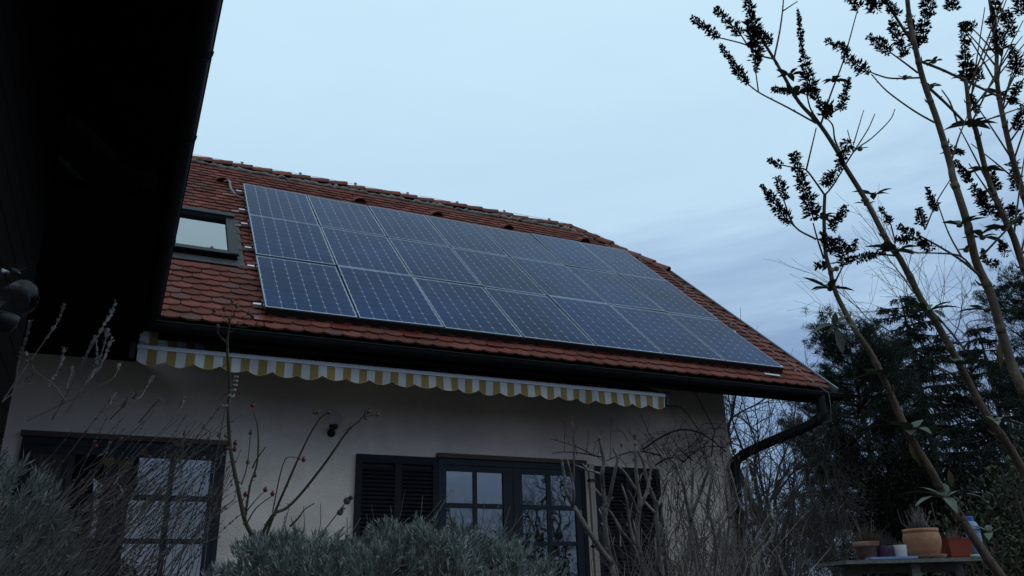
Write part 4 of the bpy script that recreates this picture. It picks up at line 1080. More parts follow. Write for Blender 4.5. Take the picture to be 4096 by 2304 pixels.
for a, b, d, w in (((3159, 895), (3047, 743), 2.46, 0.022), ((3145, 800), (3110, 706), 2.47, 0.019), ((3256, 880), (3172, 609), 2.46, 0.026), ((3127, 662), (3068, 640), 2.5, 0.014),
        ((2990, 335), (2880, 178), 2.58, 0.018), ((2878, 150), (2766, 70), 2.62, 0.019), ((2966, 142), (2858, 30), 2.62, 0.023), ((3025, 190), (2990, -15), 2.62, 0.029), ((3086, 178), (3010, 108), 2.6, 0.022), ((3030, 245), (3005, 105), 2.6, 0.026), ((3020, 290), (3046, 190), 2.6, 0.016),
        ((3250, 375), (3210, 225), 2.54, 0.030), ((3315, 470), (3240, 340), 2.5, 0.022), ((3210, 225), (3192, 40), 2.56, 0.012), ((3172, 365), (3086, 357), 2.55, 0.017), ((3360, 440), (3398, 312), 2.53, 0.017), ((3325, 440), (3300, 425), 2.5, 0.02),
        ((3478, 292), (3372, 222), 2.55, 0.023), ((3400, 205), (3300, 160), 2.58, 0.019), ((3562, 210), (3474, 144), 2.52, 0.022), ((3622, 225), (3562, 80), 2.5, 0.022), ((3665, 190), (3636, 60), 2.5, 0.027), ((3690, 175), (3702, 42), 2.52, 0.024), ((3590, 60), (3520, -20), 2.5, 0.022), ((3440, 30), (3390, -20), 2.55, 0.022), ((3510, 40), (3470, -15), 2.54, 0.03), ((3730, 60), (3690, -15), 2.55, 0.026),
        ((3868, 330), (3852, 90), 2.7, 0.025), ((3925, 320), (3878, 258), 2.7, 0.024), ((3900, 110), (3850, 95), 2.7, 0.02), ((3912, 455), (3882, 375), 2.7, 0.016), ((3812, 40), (3800, -20), 2.6, 0.03), ((3995, 90), (3975, -20), 2.85, 0.032), ((4010, 190), (3960, 70), 2.85, 0.026), ((4050, 150), (4020, 40), 2.8, 0.026), ((4075, 300), (4050, 190), 2.8, 0.026), ((4040, 420), (4080, 330), 2.8, 0.024), ((4085, 60), (4080, -20), 2.8, 0.03), ((4065, 520), (4090, 420), 2.75, 0.02),
        ((3340, 690), (3290, 740), 2.45, 0.024), ((3395, 560), (3350, 680), 2.47, 0.020), ((3355, 880), (3382, 822), 2.42, 0.020), ((3322, 915), (3360, 860), 2.42, 0.022), ((3390, 1060), (3352, 950), 2.42, 0.030), ((3400, 1010), (3430, 952), 2.42, 0.018), ((3410, 1040), (3535, 1012), 2.38, 0.014), ((3305, 1062), (3262, 1062), 2.42, 0.018), ((3320, 1000), (3290, 930), 2.42, 0.022), ((3345, 1010), (3320, 950), 2.42, 0.02),
        ((3565, 890), (3516, 828), 2.58, 0.014), ((3705, 985), (3592, 900), 2.36, 0.020), ((3640, 960), (3582, 955), 2.36, 0.016), ((3690, 900), (3678, 835), 2.38, 0.018), ((3745, 845), (3708, 752), 2.38, 0.014), ((3560, 990), (3528, 982), 2.35, 0.02), ((3720, 995), (3690, 970), 2.36, 0.018),
        ((3855, 620), (3805, 585), 2.5, 0.012), ((3880, 730), (3820, 640), 2.6, 0.018), ((3940, 820), (3890, 740), 2.6, 0.024), ((3960, 860), (3920, 760), 2.6, 0.028), ((3985, 770), (3960, 690), 2.6, 0.026), ((4010, 880), (3990, 800), 2.6, 0.024), ((4020, 1010), (4005, 965), 2.55, 0.018), ((3995, 1060), (3930, 1040), 2.5, 0.015), ((3935, 1035), (3930, 1000), 2.5, 0.014), ((4070, 760), (4050, 640), 2.8, 0.03), ((4080, 900), (4040, 820), 2.7, 0.026)):
    pan(a, b, d, w * 0.90)
def leaf_tuft(px, py, d, n=7, size=0.045, rise=0.5):
    c = atd(px, py, d); mb = MB()
    for j in range(n):
        az = 6.283 * j / n + random.uniform(-0.3, 0.3); out = (_r * math.cos(az) + (_f * math.sin(az))).normalized()
        dd = out + Vector((0, 0, random.uniform(0.1, 0.9) * rise * 1.6)); mb.leaf(c + out * 0.004, dd, Vector((0, 0, 1)) - out * 0.3, size * random.uniform(0.8, 1.4), size * random.uniform(0.36, 0.50), random.uniform(0.05, 0.5))
    mb.ball(c, 0.009, 6); return mb.build('leaf_tuft', bud_leaf, bush, True)
for px, py, d, n, s in ((3320, 1155, 2.4, 8, 0.060), (3345, 1075, 2.4, 3, 0.058), (3494, 780, 2.55, 6, 0.048), (3465, 815, 2.55, 5, 0.030), (3585, 1005, 2.34, 10, 0.060), (3710, 1245, 2.32, 9, 0.060), (3545, 1500, 2.25, 9, 0.070), (3655, 1720, 2.24, 9, 0.075), (3840, 1458, 2.30, 9, 0.064), (3780, 1990, 2.2, 7, 0.075), (3335, 320, 2.6, 6, 0.036), (3160, 300, 2.55, 5, 0.04), (3190, 372, 2.54, 7, 0.052), (3880, 500, 2.6, 9, 0.062), (3815, 610, 2.5, 5, 0.032), (3940, 680, 2.6, 8, 0.05), (4015, 915, 2.55, 10, 0.066), (3838, 900, 2.28, 4, 0.05), (3865, 1000, 2.3, 4, 0.03), (3930, 950, 2.35, 5, 0.05), (3290, 868, 2.44, 6, 0.036), (3735, 245, 2.5, 4, 0.03), (3725, 345, 2.5, 4, 0.03), (3855, 312, 2.7, 6, 0.035), (4000, 375, 2.85, 6, 0.05), (4000, 200, 2.85, 5, 0.045), (3945, 1240, 2.45, 6, 0.06), (4060, 1250, 2.4, 6, 0.06), (3990, 1690, 2.25, 6, 0.05), (3440, 595, 2.5, 3, 0.02), (3620, 310, 2.5, 3, 0.02), (3960, 2130, 2.3, 6, 0.05)):
    leaf_tuft(px, py, d, n, s)
tf_c = atd(3336, 1300, 2.3)            # the big hanging tuft on the leftmost cane
c = tf_c; mb = MB(); mb.tube(smooth_path([atd(3418, 1322, 2.3), atd(3375, 1316, 2.3), c], 4), 0.0022, 5); mb.build('stem', bud_bark, bush)
for (dx, dy, ln, ww, bd) in ((-0.95, 0.28, 0.062, 0.020, 0.9), (-0.45, -0.45, 0.038, 0.014, 0.3), (0.75, 0.42, 0.052, 0.018, 0.8), (-0.40, 0.85, 0.050, 0.015, 0.25), (0.55, 0.8, 0.042, 0.014, 0.4), (0.05, 1.0, 0.036, 0.020, 0.1)):
    mb = MB(); mb.leaf(c, _r * dx + _u * dy - _f * 0.2, _u * 1.0 - _f * 0.35 + _r * dx * 0.3, ln, ww, bd); mb.build('leaf', bud_leaf, bush, True)
mb = MB(); mb.leaf(atd(3345, 1310, 2.3), _u * -1 + _r * 0.28, _f * -1 + _r * 0.1, 0.076, 0.030, 0.05); o = mb.build('leaf', mat('pale_leaf_back', (0.17, 0.175, 0.14), 0.85, 0.12, 20, 0.3, 60), bush, True); o['label'] = 'pale hanging leaf seen from beneath'
for px, py, d in ((3640, 1760, 2.3), (3781, 1925, 2.6), (3795, 1880, 2.6), (3772, 1935, 2.6), (3995, 1370, 2.4), (3990, 1395, 2.4), (3660, 1790, 2.24)):
    mb = MB(); mb.leaf(atd(px, py, d), Vector((random.gauss(0, 0.3), 0, -1)), -_f, 0.055, 0.022, 0.1); mb.build('leaf', yellow_leaf, bush, True)

# ---- cut-back grey shrub before the right shutter
zL, z6 = Z(2200, 1650, 2.2157), Z(2700, 1700, 2.399)
def shrub_stems(t, specs, d0, r0, m_, jit=0.10, knot=0.05):
    for pts, d, rr, ground in specs:
        P = path_px(pts, d, d + random.uniform(-jit, jit), 0.015)
        if ground:
            e = P[0] - (P[1] - P[0]).normalized() * 0.25
            P = [Vector((e.x, e.y + 0.02, 0)), Vector((e.x, e.y, max(0.2, e.z * 0.6)))] + P
        S = smooth_path(P, 3); k = len(S); R = [rr * (1 - 0.55 * i / (k - 1)) for i in range(k)]
        mb = MB(); mb.tube(S, R, 8)
        for i in range(2, k - 1):
            if random.random() < 0.5:
                r = R[i]; d_ = (S[i] - S[i - 1]).normalized(); sd = d_.orthogonal(); sd = (Matrix.Rotation(random.random() * 6.28, 3, d_) @ sd).normalized()
                mb.tube([S[i], S[i] + sd * r * 1.3 + d_ * r * 1.2, S[i] + sd * r * 1.7 + d_ * r * 2.4], [r * 0.7, r * 0.5, r * 0.2], 5)
        mb.tube([S[-1], S[-1] + (S[-1] - S[-2]).normalized() * R[-1] * 2.5], [R[-1] * 1.1, R[-1] * 0.4], 7)
        mb.build('stem', m_, t, True)
sh = thing('cut_back_shrub', 'leafless grey shrub with knobbly upright stems before the right shutter', 'shrub', (2.0, 4.2, 0))
D = 4.4
shrub_stems(sh, [
    (zL((570, 1449), (540, 1350), (505, 1150), (485, 930), (485, 800), (465, 620), (462, 540), (475, 420), (440, 240)), D, 0.0185, True),
    (zL((540, 1330), (430, 1180), (330, 1030), (240, 880), (190, 800), (145, 690), (125, 560), (105, 435)), D - 0.1, 0.0150, False),
    (zL((205, 830), (212, 700), (195, 600), (170, 480), (155, 420)), D - 0.1, 0.0085, False), (zL((205, 640), (212, 480), (212, 180), (195, 90)), D - 0.1, 0.006, False),
    (zL((490, 880), (520, 780), (550, 640), (580, 500), (600, 410), (565, 330)), D, 0.0125, False),
    (zL((460, 550), (350, 510), (290, 460)), D, 0.0085, False), (zL((350, 520), (230, 465)), D, 0.0065, False),
    (zL((455, 740), (395, 665)), D, 0.006, False), (zL((470, 930), (435, 855)), D, 0.006, False), (zL((540, 1240), (570, 1100)), D, 0.007, False), (zL((490, 1020), (455, 980)), D, 0.006, False)], D, 0, grey_bark)
sh2 = thing('cut_back_shrub', 'leafless grey shrub with forked stems, second from the pale post', 'shrub', (2.3, 4.3, 0))
shrub_stems(sh2, [
    (zL((840, 1449), (800, 1330), (775, 1150), (772, 1000), (790, 850), (795, 750), (770, 600), (762, 480), (755, 290)), D + 0.1, 0.0185, True),
    (zL((780, 1310), (740, 1190), (640, 1060), (560, 920), (500, 840)), D, 0.0115, False), (zL((750, 1170), (710, 1020), (690, 870), (680, 780), (640, 650)), D, 0.0105, False),
    (zL((770, 880), (740, 780), (700, 700)), D, 0.008, False), (zL((795, 850), (850, 730), (880, 600), (905, 440)), D + 0.1, 0.0115, False), (zL((770, 700), (670, 540), (610, 480)), D + 0.1, 0.009, False), (zL((790, 620), (810, 550)), D, 0.006, False), (zL((765, 1080), (740, 960)), D, 0.006, False)], D, 0, grey_bark)
sh3 = thing('cut_back_shrub', 'leafless grey shrub with a tall wavy stem, third from the pale post', 'shrub', (2.5, 4.4, 0))
shrub_stems(sh3, [
    (zL((1000, 1449), (970, 1250), (955, 1050), (942, 880), (930, 780), (880, 660), (850, 560), (820, 420), (760, 310)), D + 0.15, 0.0165, True),
    (zL((930, 890), (840, 790), (790, 720)), D + 0.15, 0.0085, False), (zL((960, 830), (1000, 720), (1040, 600), (1070, 540)), D + 0.2, 0.0085, False), (zL((960, 1400), (940, 1250), (930, 1110)), D + 0.1, 0.0075, False)], D, 0, grey_bark)
sh4 = thing('cut_back_shrub', 'leafless grey shrub with a broad fork in front of the bare house corner', 'shrub', (2.9, 4.4, 0))
shrub_stems(sh4, [
    (zL((1200, 1449), (1225, 1250), (1245, 1050), (1255, 880), (1260, 700), (1270, 500)), D + 0.2, 0.0165, True), (zL((1310, 1449), (1275, 1200), (1255, 1020)), D + 0.2, 0.0125, True),
    (zL((1255, 960), (1215, 820), (1185, 650), (1150, 560), (1110, 420)), D + 0.2, 0.0115, False), (zL((1265, 880), (1330, 720), (1370, 600), (1410, 500), (1445, 380)), D + 0.25, 0.0115, False), (zL((1245, 640), (1195, 480)), D + 0.2, 0.0075, False), (zL((1225, 960), (1200, 840)), D + 0.2, 0.008, False), (zL((1320, 710), (1290, 550)), D + 0.2, 0.006, False)], D, 0, grey_bark)
sh5 = thing('cut_back_shrub', 'leafless grey shrub with slender bent stems below the sloping downpipe', 'shrub', (3.1, 4.4, 0))
shrub_stems(sh5, [
    (z6((390, 1400), (400, 1200), (365, 980), (330, 860), (312, 750), (345, 550), (372, 340)), D + 0.3, 0.0150, True), (z6((400, 1100), (450, 960), (520, 850), (590, 740)), D + 0.3, 0.0105, False),
    (z6((490, 1449), (505, 1100), (520, 900), (488, 650), (482, 430)), D + 0.35, 0.0120, True), (z6((530, 900), (600, 770)), D + 0.3, 0.007, False), (z6((485, 480), (510, 380), (545, 280)), D + 0.35, 0.0075, False), (z6((460, 500), (385, 440)), D + 0.3, 0.006, False), (z6((555, 760), (545, 650), (530, 580)), D + 0.3, 0.0085, False)], D, 0, grey_bark)
sh6 = thing('cut_back_shrub', 'leafless grey shrub with paler tips, farthest right of the row', 'shrub', (3.3, 4.3, 0))
shrub_stems(sh6, [
    (z6((660, 1449), (668, 1200), (672, 1000), (690, 860), (675, 650), (702, 345)), D + 0.2, 0.0150, True), (z6((690, 870), (725, 780), (745, 600)), D + 0.2, 0.008, False), (z6((680, 860), (600, 720), (562, 560), (530, 440)), D + 0.2, 0.0105, False),
    (z6((740, 1449), (800, 1270), (900, 1130), (950, 1000), (960, 850)), D, 0.0165, True), (z6((942, 920), (920, 800), (897, 705)), D, 0.0085, False), (z6((845, 1240), (845, 1150)), D, 0.006, False), (z6((890, 1449), (850, 1280)), D, 0.006, False), (z6((1005, 1449), (1028, 1290)), D, 0.009, False)], D, 0, grey_bark)
def pod(t, px, py, d, r, m_=None, name='seedpod'):
    mb = MB(); c = atd(px, py, d)
    for j in range(5):
        az = 1.2566 * j + random.random(); out = _r * math.cos(az) + _f * math.sin(az); mb.leaf(c, out * 0.6 + _u, out * -1 + _u * 0.2, r * 2.2, r * 1.3, -0.25)
    mb.ball(c + _u * r * 0.5, r * 0.6, 6); mb.build(name, m_ or seedpod, t, True)
for t, px, py, d, r in ((sh, 2288, 1682, D - 0.1, 0.011), (sh2, 2538, 1760, D + 0.1, 0.015), (sh2, 2486, 1790, D + 0.1, 0.011), (sh2, 2534, 1846, D + 0.1, 0.009), (sh4, 2713, 1833, D + 0.2, 0.011), (sh4, 2716, 1752, D + 0.2, 0.012), (sh4, 2828, 1780, D + 0.25, 0.011), (sh5, 2910, 1785, D + 0.35, 0.013), (sh5, 2940, 1812, D + 0.35, 0.013), (sh5, 2955, 1838, D + 0.35, 0.010), (sh5, 2925, 1850, D + 0.3, 0.012), (sh6, 3010, 1925, D + 0.2, 0.012)):
    pod(t, px, py, d, r)
ys = thing('yellow_twig_shrub', 'thin tan-twigged upright shrub left of the potting table', 'shrub', (3.6, 4.7, 0))
shrub_stems(ys, [(z6((1170, 1449), (1178, 1200), (1172, 1000), (1165, 930), (1150, 800), (1135, 720)), 5.4, 0.007, True), (z6((1165, 940), (1205, 860), (1208, 780), (1192, 712)), 5.4, 0.004, False), (z6((1180, 1030), (1240, 950), (1246, 840)), 5.4, 0.004, False), (z6((1060, 1449), (1055, 1200), (1050, 1000), (1048, 850)), 5.3, 0.0055, True), (z6((1050, 1110), (1000, 980), (985, 850)), 5.3, 0.0035, False), (z6((1165, 930), (1130, 800), (1090, 690), (1045, 640)), 5.4, 0.0035, False), (z6((1210, 1120), (1240, 960)), 5.4, 0.003, False), (z6((1170, 1110), (1110, 1040)), 5.4, 0.003, False), (z6((1090, 1449), (1150, 1280)), 5.4, 0.004, False)], 5.4, 0, brown_twig)
fl_ = thing('dry_stalks', 'fan of thin brown stalks at the foot of the grey shrubs', 'plant', (2.6, 4.0, 0)); mb = MB()
for k in range(120):
    px = random.uniform(2480, 3200); py = 2400; ln = random.uniform(120, 360); an = random.gauss(0, 0.28); P = path_px([(px, py), (px + ln * 0.5 * math.sin(an), py - ln * 0.55), (px + ln * math.sin(an * 1.4), py - ln)], 4.0 + random.uniform(0, 0.9), 4.2 + random.uniform(0, 0.9), 0.02)
    P = [Vector((P[0].x, P[0].y, 0))] + P; mb.tube(P, [0.003, 0.003, 0.0022, 0.0012], 4, cap=False)
for k in range(95):
    px = random.triangular(2420, 3080, 2800); py = random.uniform(2050, 2380); ln = random.uniform(90, 300); an = random.gauss(0, 0.26); dz = random.uniform(4.2, 5.0)
    P = smooth_path(path_px([(px, py), (px + ln * 0.5 * math.sin(an), py - ln * 0.5), (px + ln * math.sin(an * 1.5), py - ln)], dz, dz + 0.1, 0.02), 2); mb.tube(P, [0.0036 - 0.002 * j / (len(P) - 1) for j in range(len(P))], 4, cap=False)
o = mb.build('stalks', mat('pale_twig', (0.135, 0.112, 0.095), 0.95, 0.3, 5, isl=0.35), fl_); o['kind'] = 'stuff'

# ---- climbing rose on the wall
cr = thing('climbing_rose', 'leafless climbing rose arching over the right shutter on the wall', 'climber', (6.3, 9.15, 0)); zz = Z(2500, 1400, 2.4156)
def wall_cane(pts, r0, r1, y=9.12):
    P = [aty(px, py, y + random.uniform(-0.05, 0.05)) for px, py in pts]; S = smooth_path(P, 4); mb = MB()
    mb.tube(S, [r0 + (r1 - r0) * i / (len(S) - 1) for i in range(len(S))], 6)
    for i in range(2, len(S) - 1):
        if random.random() < 0.35:
            d = (S[i] - S[i - 1]).normalized(); e = S[i] + Vector((random.gauss(0, 0.05), random.uniform(-0.06, 0.01), abs(random.gauss(0.02, 0.06)))); mb.tube([S[i], S[i].lerp(e, 0.5) + d * 0.015, e], [0.003, 0.0025, 0.002], 4)
    mb.build('cane', climb_bark, cr, True)
for pts, r0, r1 in ((zL((820, 330), (1000, 210), (1150, 155), (1300, 170), (1430, 240), (1500, 300), (1560, 350)), 0.012, 0.009), (zL((980, 380), (800, 345), (640, 370), (500, 430)), 0.011, 0.006), (zL((480, 400), (300, 365), (120, 350), (20, 365)), 0.009, 0.004), (zL((400, 390), (250, 310), (100, 260), (0, 235)), 0.007, 0.003), (zL((130, 345), (128, 200), (137, 80)), 0.004, 0.002), (zL((320, 362), (335, 240), (345, 140)), 0.004, 0.002), (zL((540, 410), (535, 250), (550, 50)), 0.004, 0.002),
        (zL((1010, 370), (900, 230), (840, 100), (800, 20)), 0.006, 0.003), (zL((845, 105), (890, 40)), 0.003, 0.002), (zz((390, 545), (520, 550), (600, 620), (740, 800), (860, 880)), 0.006, 0.006), (zz((620, 340), (730, 510), (860, 770), (850, 860), (835, 1030)), 0.006, 0.008), (zz((865, 790), (960, 690), (990, 660)), 0.005, 0.003), (zz((860, 770), (920, 745), (1000, 800)), 0.006, 0.004), (zL((1250, 420), (1100, 250), (1210, 60)), 0.004, 0.002), (zL((930, 470), (1010, 420), (1100, 400), (1200, 440)), 0.012, 0.010), (zL((700, 380), (900, 320), (1180, 230), (1330, 200)), 0.004, 0.003), (zL((1180, 440), (1300, 340), (1400, 300), (1551, 310)), 0.008, 0.006), (zL((1060, 420), (1000, 300), (1050, 180)), 0.004, 0.002), (zL((1000, 400), (920, 300), (840, 180)), 0.004, 0.002), (zL((240, 380), (215, 250), (210, 130)), 0.004, 0.002)):
    wall_cane(pts, r0, r1)
for k in range(60):
    px = random.gauss(2790, 110); py = random.gauss(1835, 40); L_ = random.uniform(50, 150); an = random.gauss(0, 1.3)
    wall_cane([(px, py), (px + L_ * 0.5 * math.sin(an), py - L_ * 0.35), (px + L_ * math.sin(an * 1.3), py - L_ * 0.35)], random.uniform(0.003, 0.006), 0.002, 9.05)
for k in range(70):
    px = random.gauss(2740, 120); py = random.uniform(1830, 2330); px = min(max(px, 2420), 2990); L_ = random.uniform(60, 200); an = random.gauss(0, 0.7)
    wall_cane([(px, py), (px + L_ * 0.5 * math.sin(an), py - L_ * 0.6), (px + L_ * math.sin(an * 1.3), py - L_)], random.uniform(0.003, 0.007), 0.002, 9.05)

# ---- rose in front with hips
zR, zS, zT = Z(0, 1650, 2.2155), Z(1000, 1600, 2.058), Z(400, 1100, 2.229)
rose = thing('rose_bush', 'thorny green rose cane reaching up past the awning with dry hips', 'rose', (-0.2, 2.6, 0))
def rose_stem(pts, d, r0, r1, ground=False, thorns=True, t=None):
    P = path_px(pts, d, d + random.uniform(-0.08, 0.08), 0.01)
    if ground:
        e = P[0] - (P[1] - P[0]).normalized() * 0.3; P = [Vector((e.x, e.y, 0)), Vector((e.x, e.y, e.z * 0.6))] + P
    S = smooth_path(P, 4); k = len(S); R = [r0 + (r1 - r0) * i / (k - 1) for i in range(k)]; mb = MB(); mb.tube(S, R, 7)
    if thorns:
        for i in range(1, k):
            if random.random() < 0.45:
                d_ = (S[i] - S[i - 1]).normalized(); sd = (Matrix.Rotation(random.random() * 6.28, 3, d_) @ d_.orthogonal()).normalized(); mb.tube([S[i], S[i] + sd * R[i] * 2.4 - d_ * R[i]], [R[i] * 0.7, R[i] * 0.1], 4)
    mb.build('stem', rose_bark, t or rose, True); return S
RD = 2.7
rose_stem([(1030, 2400), (1025, 2304), (1018, 2169), (980, 2083), (953, 1957), (930, 1844), (919, 1763), (914, 1650), (920, 1560), (912, 1436), (909, 1369), (914, 1324), (920, 1270)], RD, 0.0090, 0.0036, True)
rose_stem([(980, 2070), (1000, 1943), (1029, 1849), (1032, 1722), (1015, 1647), (1012, 1626)], RD, 0.0042, 0.0014)
rose_stem([(1020, 2200), (1087, 2066), (1146, 2032), (1209, 1969), (1311, 1838), (1389, 1726), (1437, 1683), (1466, 1649)], RD - 0.1, 0.0058, 0.0022)
rose_stem([(1029, 2240), (1097, 2057), (1160, 1911), (1194, 1833), (1233, 1751), (1277, 1678), (1316, 1646)], RD, 0.0050, 0.0018)
rose_stem(zS((185, 930), (240, 650), (290, 490), (350, 470), (420, 485)), RD, 0.0022, 0.0012, False, False)
rose_stem(zS((-60, 960), (0, 880), (60, 810), (115, 755)), RD, 0.0026, 0.0014, False, False); rose_stem(zS((-40, 1040), (50, 890), (180, 790)), RD, 0.0026, 0.0014, False, False)
rose_stem(zS((20, 560), (60, 480), (130, 385)), RD, 0.0024, 0.0016, False, False)
rose_stem(zR((2190, 900), (2150, 800), (2170, 740)), RD, 0.0018, 0.0012, False, False); rose_stem(zR((2140, 640), (2190, 470), (2220, 200)), RD, 0.0022, 0.0012, False, False)
rose_stem(zR((1590, 480), (1610, 330), (1635, 205)), RD + 0.1, 0.0018, 0.0012, False, False); rose_stem(zR((1700, 420), (1860, 200), (1805, 140)), RD + 0.1, 0.0016, 0.0011, False, False); rose_stem(zR((2040, 300), (1990, 260), (1945, 210)), RD, 0.0016, 0.0011, False, False)
rose_stem(zS((330, 1040), (400, 970), (450, 900), (530, 850)), RD - 0.1, 0.0034, 0.0016); rose_stem(zS((380, 1080), (350, 1010), (340, 960)), RD - 0.1, 0.0024, 0.0012, False, False)
for a, b in (((909, 1369), (868, 1330)), ((915, 1330), (955, 1298)), ((918, 1300), (880, 1252)), ((918, 1290), (897, 1245)), ((920, 1275), (929, 1212)), ((922, 1280), (945, 1230)), ((935, 1272), (993, 1258)), ((960, 1290), (1006, 1266)), ((940, 1305), (1025, 1302))):
    rose_stem([a, ((a[0] + b[0]) / 2 + 3, (a[1] + b[1]) / 2 + 5), b], RD, 0.0014, 0.0011, False, False)
rose_stem([(906, 1372), (880, 1345), (870, 1310)], RD, 0.0014, 0.001, False, False)
rose_stem([(912, 1450), (880, 1475), (852, 1484)], RD, 0.001, 0.0008, False, False); rose_stem([(918, 1570), (890, 1585), (876, 1606)], RD, 0.001, 0.0008, False, False)
rose_stem(zS((740, 290), (770, 260), (820, 225)), RD - 0.1, 0.0016, 0.0012, False, False); rose_stem(zS((930, 140), (1040, 120)), RD - 0.1, 0.0015, 0.001, False, False); rose_stem(zS((570, 160), (555, 95)), RD, 0.0012, 0.0009, False, False)
def hip(px, py, d, r, m_):
    c = atd(px, py, d); mb = MB(); mb.ball(c, r, 10, (1, 1, 1.08)); o = mb.build('rose_hip', m_, rose, True)
    k = MB()
    for j in range(5):
        az = 1.2566 * j + px; out = _r * math.cos(az) + _f * math.sin(az) * 0.8 ; k.leaf(c + Vector((0, 0, r * 0.9)), out * 0.7 + Vector((0, 0, 0.7)), Vector((0, 0, 1)), r * 1.0, r * 0.5, 0.3)
    k.ball(c + Vector((0, 0, r * 0.98)), r * 0.45, 6, (1, 1, 0.5)); k.build('calyx', calyx_m, o)
for px, py in ((929, 1203), (948, 1224), (898, 1240), (857, 1243), (995, 1254), (1008, 1263), (953, 1297), (1028, 1300), (871, 1305), (738, 1736), (815, 1709), (876, 1742), (904, 1743), (1002, 1732), (815, 1832), (756, 1833), (1476, 1645), (1464, 1650), (1511, 1658), (1462, 1673), (1402, 1706), (1258, 1650), (1271, 1648), (1316, 1648), (1018, 1902), (991, 1850), (1019, 1902), (697, 1774)):
    hip(px, py, RD if px > 850 else RD + 0.1, 0.0066, hip_dry)
for px, py in ((941, 1774), (938, 1798), (906, 1794), (1061, 1960), (981, 1979), (1090, 1976), (1214, 1839), (1011, 1622), (383, 1784), (484, 1756)):
    hip(px, py, RD, 0.0072, hip_red)
for px, py in ((570, 1790), (585, 1800), (455, 1830), (475, 1836), (520, 1845), (505, 1838), (435, 1925), (440, 1935), (690, 1760)):
    mb = MB(); mb.leaf(atd(px, py, RD + 0.1), Vector((random.gauss(0, 1), random.gauss(0, 0.3), -0.6)), -_f + Vector((0, 0, 0.4)), 0.035, 0.026, 0.35); mb.build('leaf', yellow_leaf, rose, True)

# ---- lavender mound at the bottom
def tuft_cloud(bases, outs, m_, t, n, ln, wd, seed, name='foliage'):
    rg = np.random.default_rng(seed); B = np.repeat(bases, n, axis=0); O = np.repeat(outs, n, axis=0)
    along = rg.uniform(0, 1, (len(B), 1)); B2 = B + O * along * ln * 1.3
    Dd = O * (0.6 + along) + rg.normal(size=B.shape) * 0.42
    L = rg.uniform(0.7, 1.25, len(B)) * ln; V = blades(B2, Dd, L, wd * rg.uniform(0.8, 1.2, len(B)))
    np_mesh(name, V, m_, t, 4, 'stuff')
lav = thing('lavender_bush', 'rounded silver-grey lavender mound at the bottom of the view', 'bush', (1.0, 2.4, 0))
prof_l = [(900, 2330), (1000, 2230), (1060, 2160), (1120, 2130), (1200, 2115), (1300, 2122), (1380, 2132), (1440, 2118), (1500, 2112), (1560, 2085), (1620, 2062), (1700, 2058), (1780, 2060), (1860, 2085), (1940, 2110), (2020, 2150), (2100, 2190), (2160, 2240), (2230, 2330)]
px_ = np.array([p[0] for p in prof_l]); py_ = np.array([p[1] for p in prof_l])
B = []; O = []; sb_ = MB()
for k in range(250):
    u = random.uniform(920, 2215); d = 2.55 + random.uniform(-0.42, 0.32); q = (d - 2.6) / 0.45
    topz = atd(u, np.interp(u, px_, py_) + 75 + random.gauss(0, 26), d).z
    low = random.random() ** 1.5 * 0.42 * (1 if q < 0.1 else 0.15)
    hub = atd(u, 1600, d); hub.z = topz - low - 0.075
    axis = Vector((((u - 1570) / 650) * 0.45 + random.gauss(0, 0.14), (-0.30 if q < 0 else 0.12) + random.gauss(0, 0.14), 1)).normalized()
    for j in range(random.randint(8, 15)):
        out = (axis + Vector((random.gauss(0, 0.24), random.gauss(0, 0.24), random.gauss(0, 0.1)))).normalized(); ln = random.uniform(0.03, 0.075)
        p = hub + out * ln + Vector((random.gauss(0, 0.012), random.gauss(0, 0.012), 0)); B.append(p); O.append(out)
        if j % 2 == 0: sb_.tube([hub - out * 0.10, p], [0.0022, 0.0016], 3, cap=False)
tuft_cloud(np.array(B), np.array(O), lav_leaf, lav, 19, 0.025, 0.0036, 51)
for k in range(46):
    u = random.uniform(1080, 2150); d = 2.55 + random.uniform(-0.3, 0.2); top_ = np.interp(u, px_, py_); a = atd(u, top_ + 60, d); b = a + Vector((random.gauss(0.03, 0.04), random.gauss(0, 0.04), random.uniform(0.05, 0.12)))
    sb_.tube([a, a.lerp(b, 0.5) + Vector((0.006, 0, 0)), b], [0.0014, 0.0012, 0.0009], 4)
o = sb_.build('stems', stalk_m, lav); o['kind'] = 'stuff'
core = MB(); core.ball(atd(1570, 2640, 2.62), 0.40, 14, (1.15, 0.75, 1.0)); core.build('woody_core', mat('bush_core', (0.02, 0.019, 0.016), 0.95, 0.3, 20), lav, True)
def spike(mb, a, b, n, r):             # whorls of dry calyces up a stalk
    a = Vector(a); b = Vector(b); d = (b - a).normalized(); u = d.orthogonal().normalized(); v = d.cross(u)
    for i in range(n):
        t = (i + random.uniform(0.2, 0.8)) / n; c = a.lerp(b, t)
        for j in range(5):
            az = random.random() * 6.28; out = u * math.cos(az) + v * math.sin(az); mb.leaf(c, out * 0.8 + d, d - out, r * random.uniform(0.8, 1.6), r * 0.7, -0.1)
fl2 = thing('seed_head', 'woolly grey seed head on a thin stalk before the lavender and shutter', 'plant', (1.0, 2.3, 0)); mb = MB(); P = path_px([(1200, 2240), (1290, 2130), (1345, 2060), (1384, 2008)], 2.3, 2.3, 0.005)
mb.tube([Vector((P[0].x, P[0].y, 0))] + smooth_path(P, 3), 0.0016, 5); mb.build('stalk', stalk_m, fl2)
for (ax, ay), (bx, by), r in (((1377, 2015), (1400, 1992), 0.012), ((1352, 2060), (1368, 2040), 0.010)):
    mb = MB(); spike(mb, atd(ax, ay, 2.3), atd(bx, by, 2.3), 5, r); mb.ball(atd((ax + bx) / 2, (ay + by) / 2, 2.3), r * 0.9, 8); mb.build('flower_head', whorl_m, fl2)
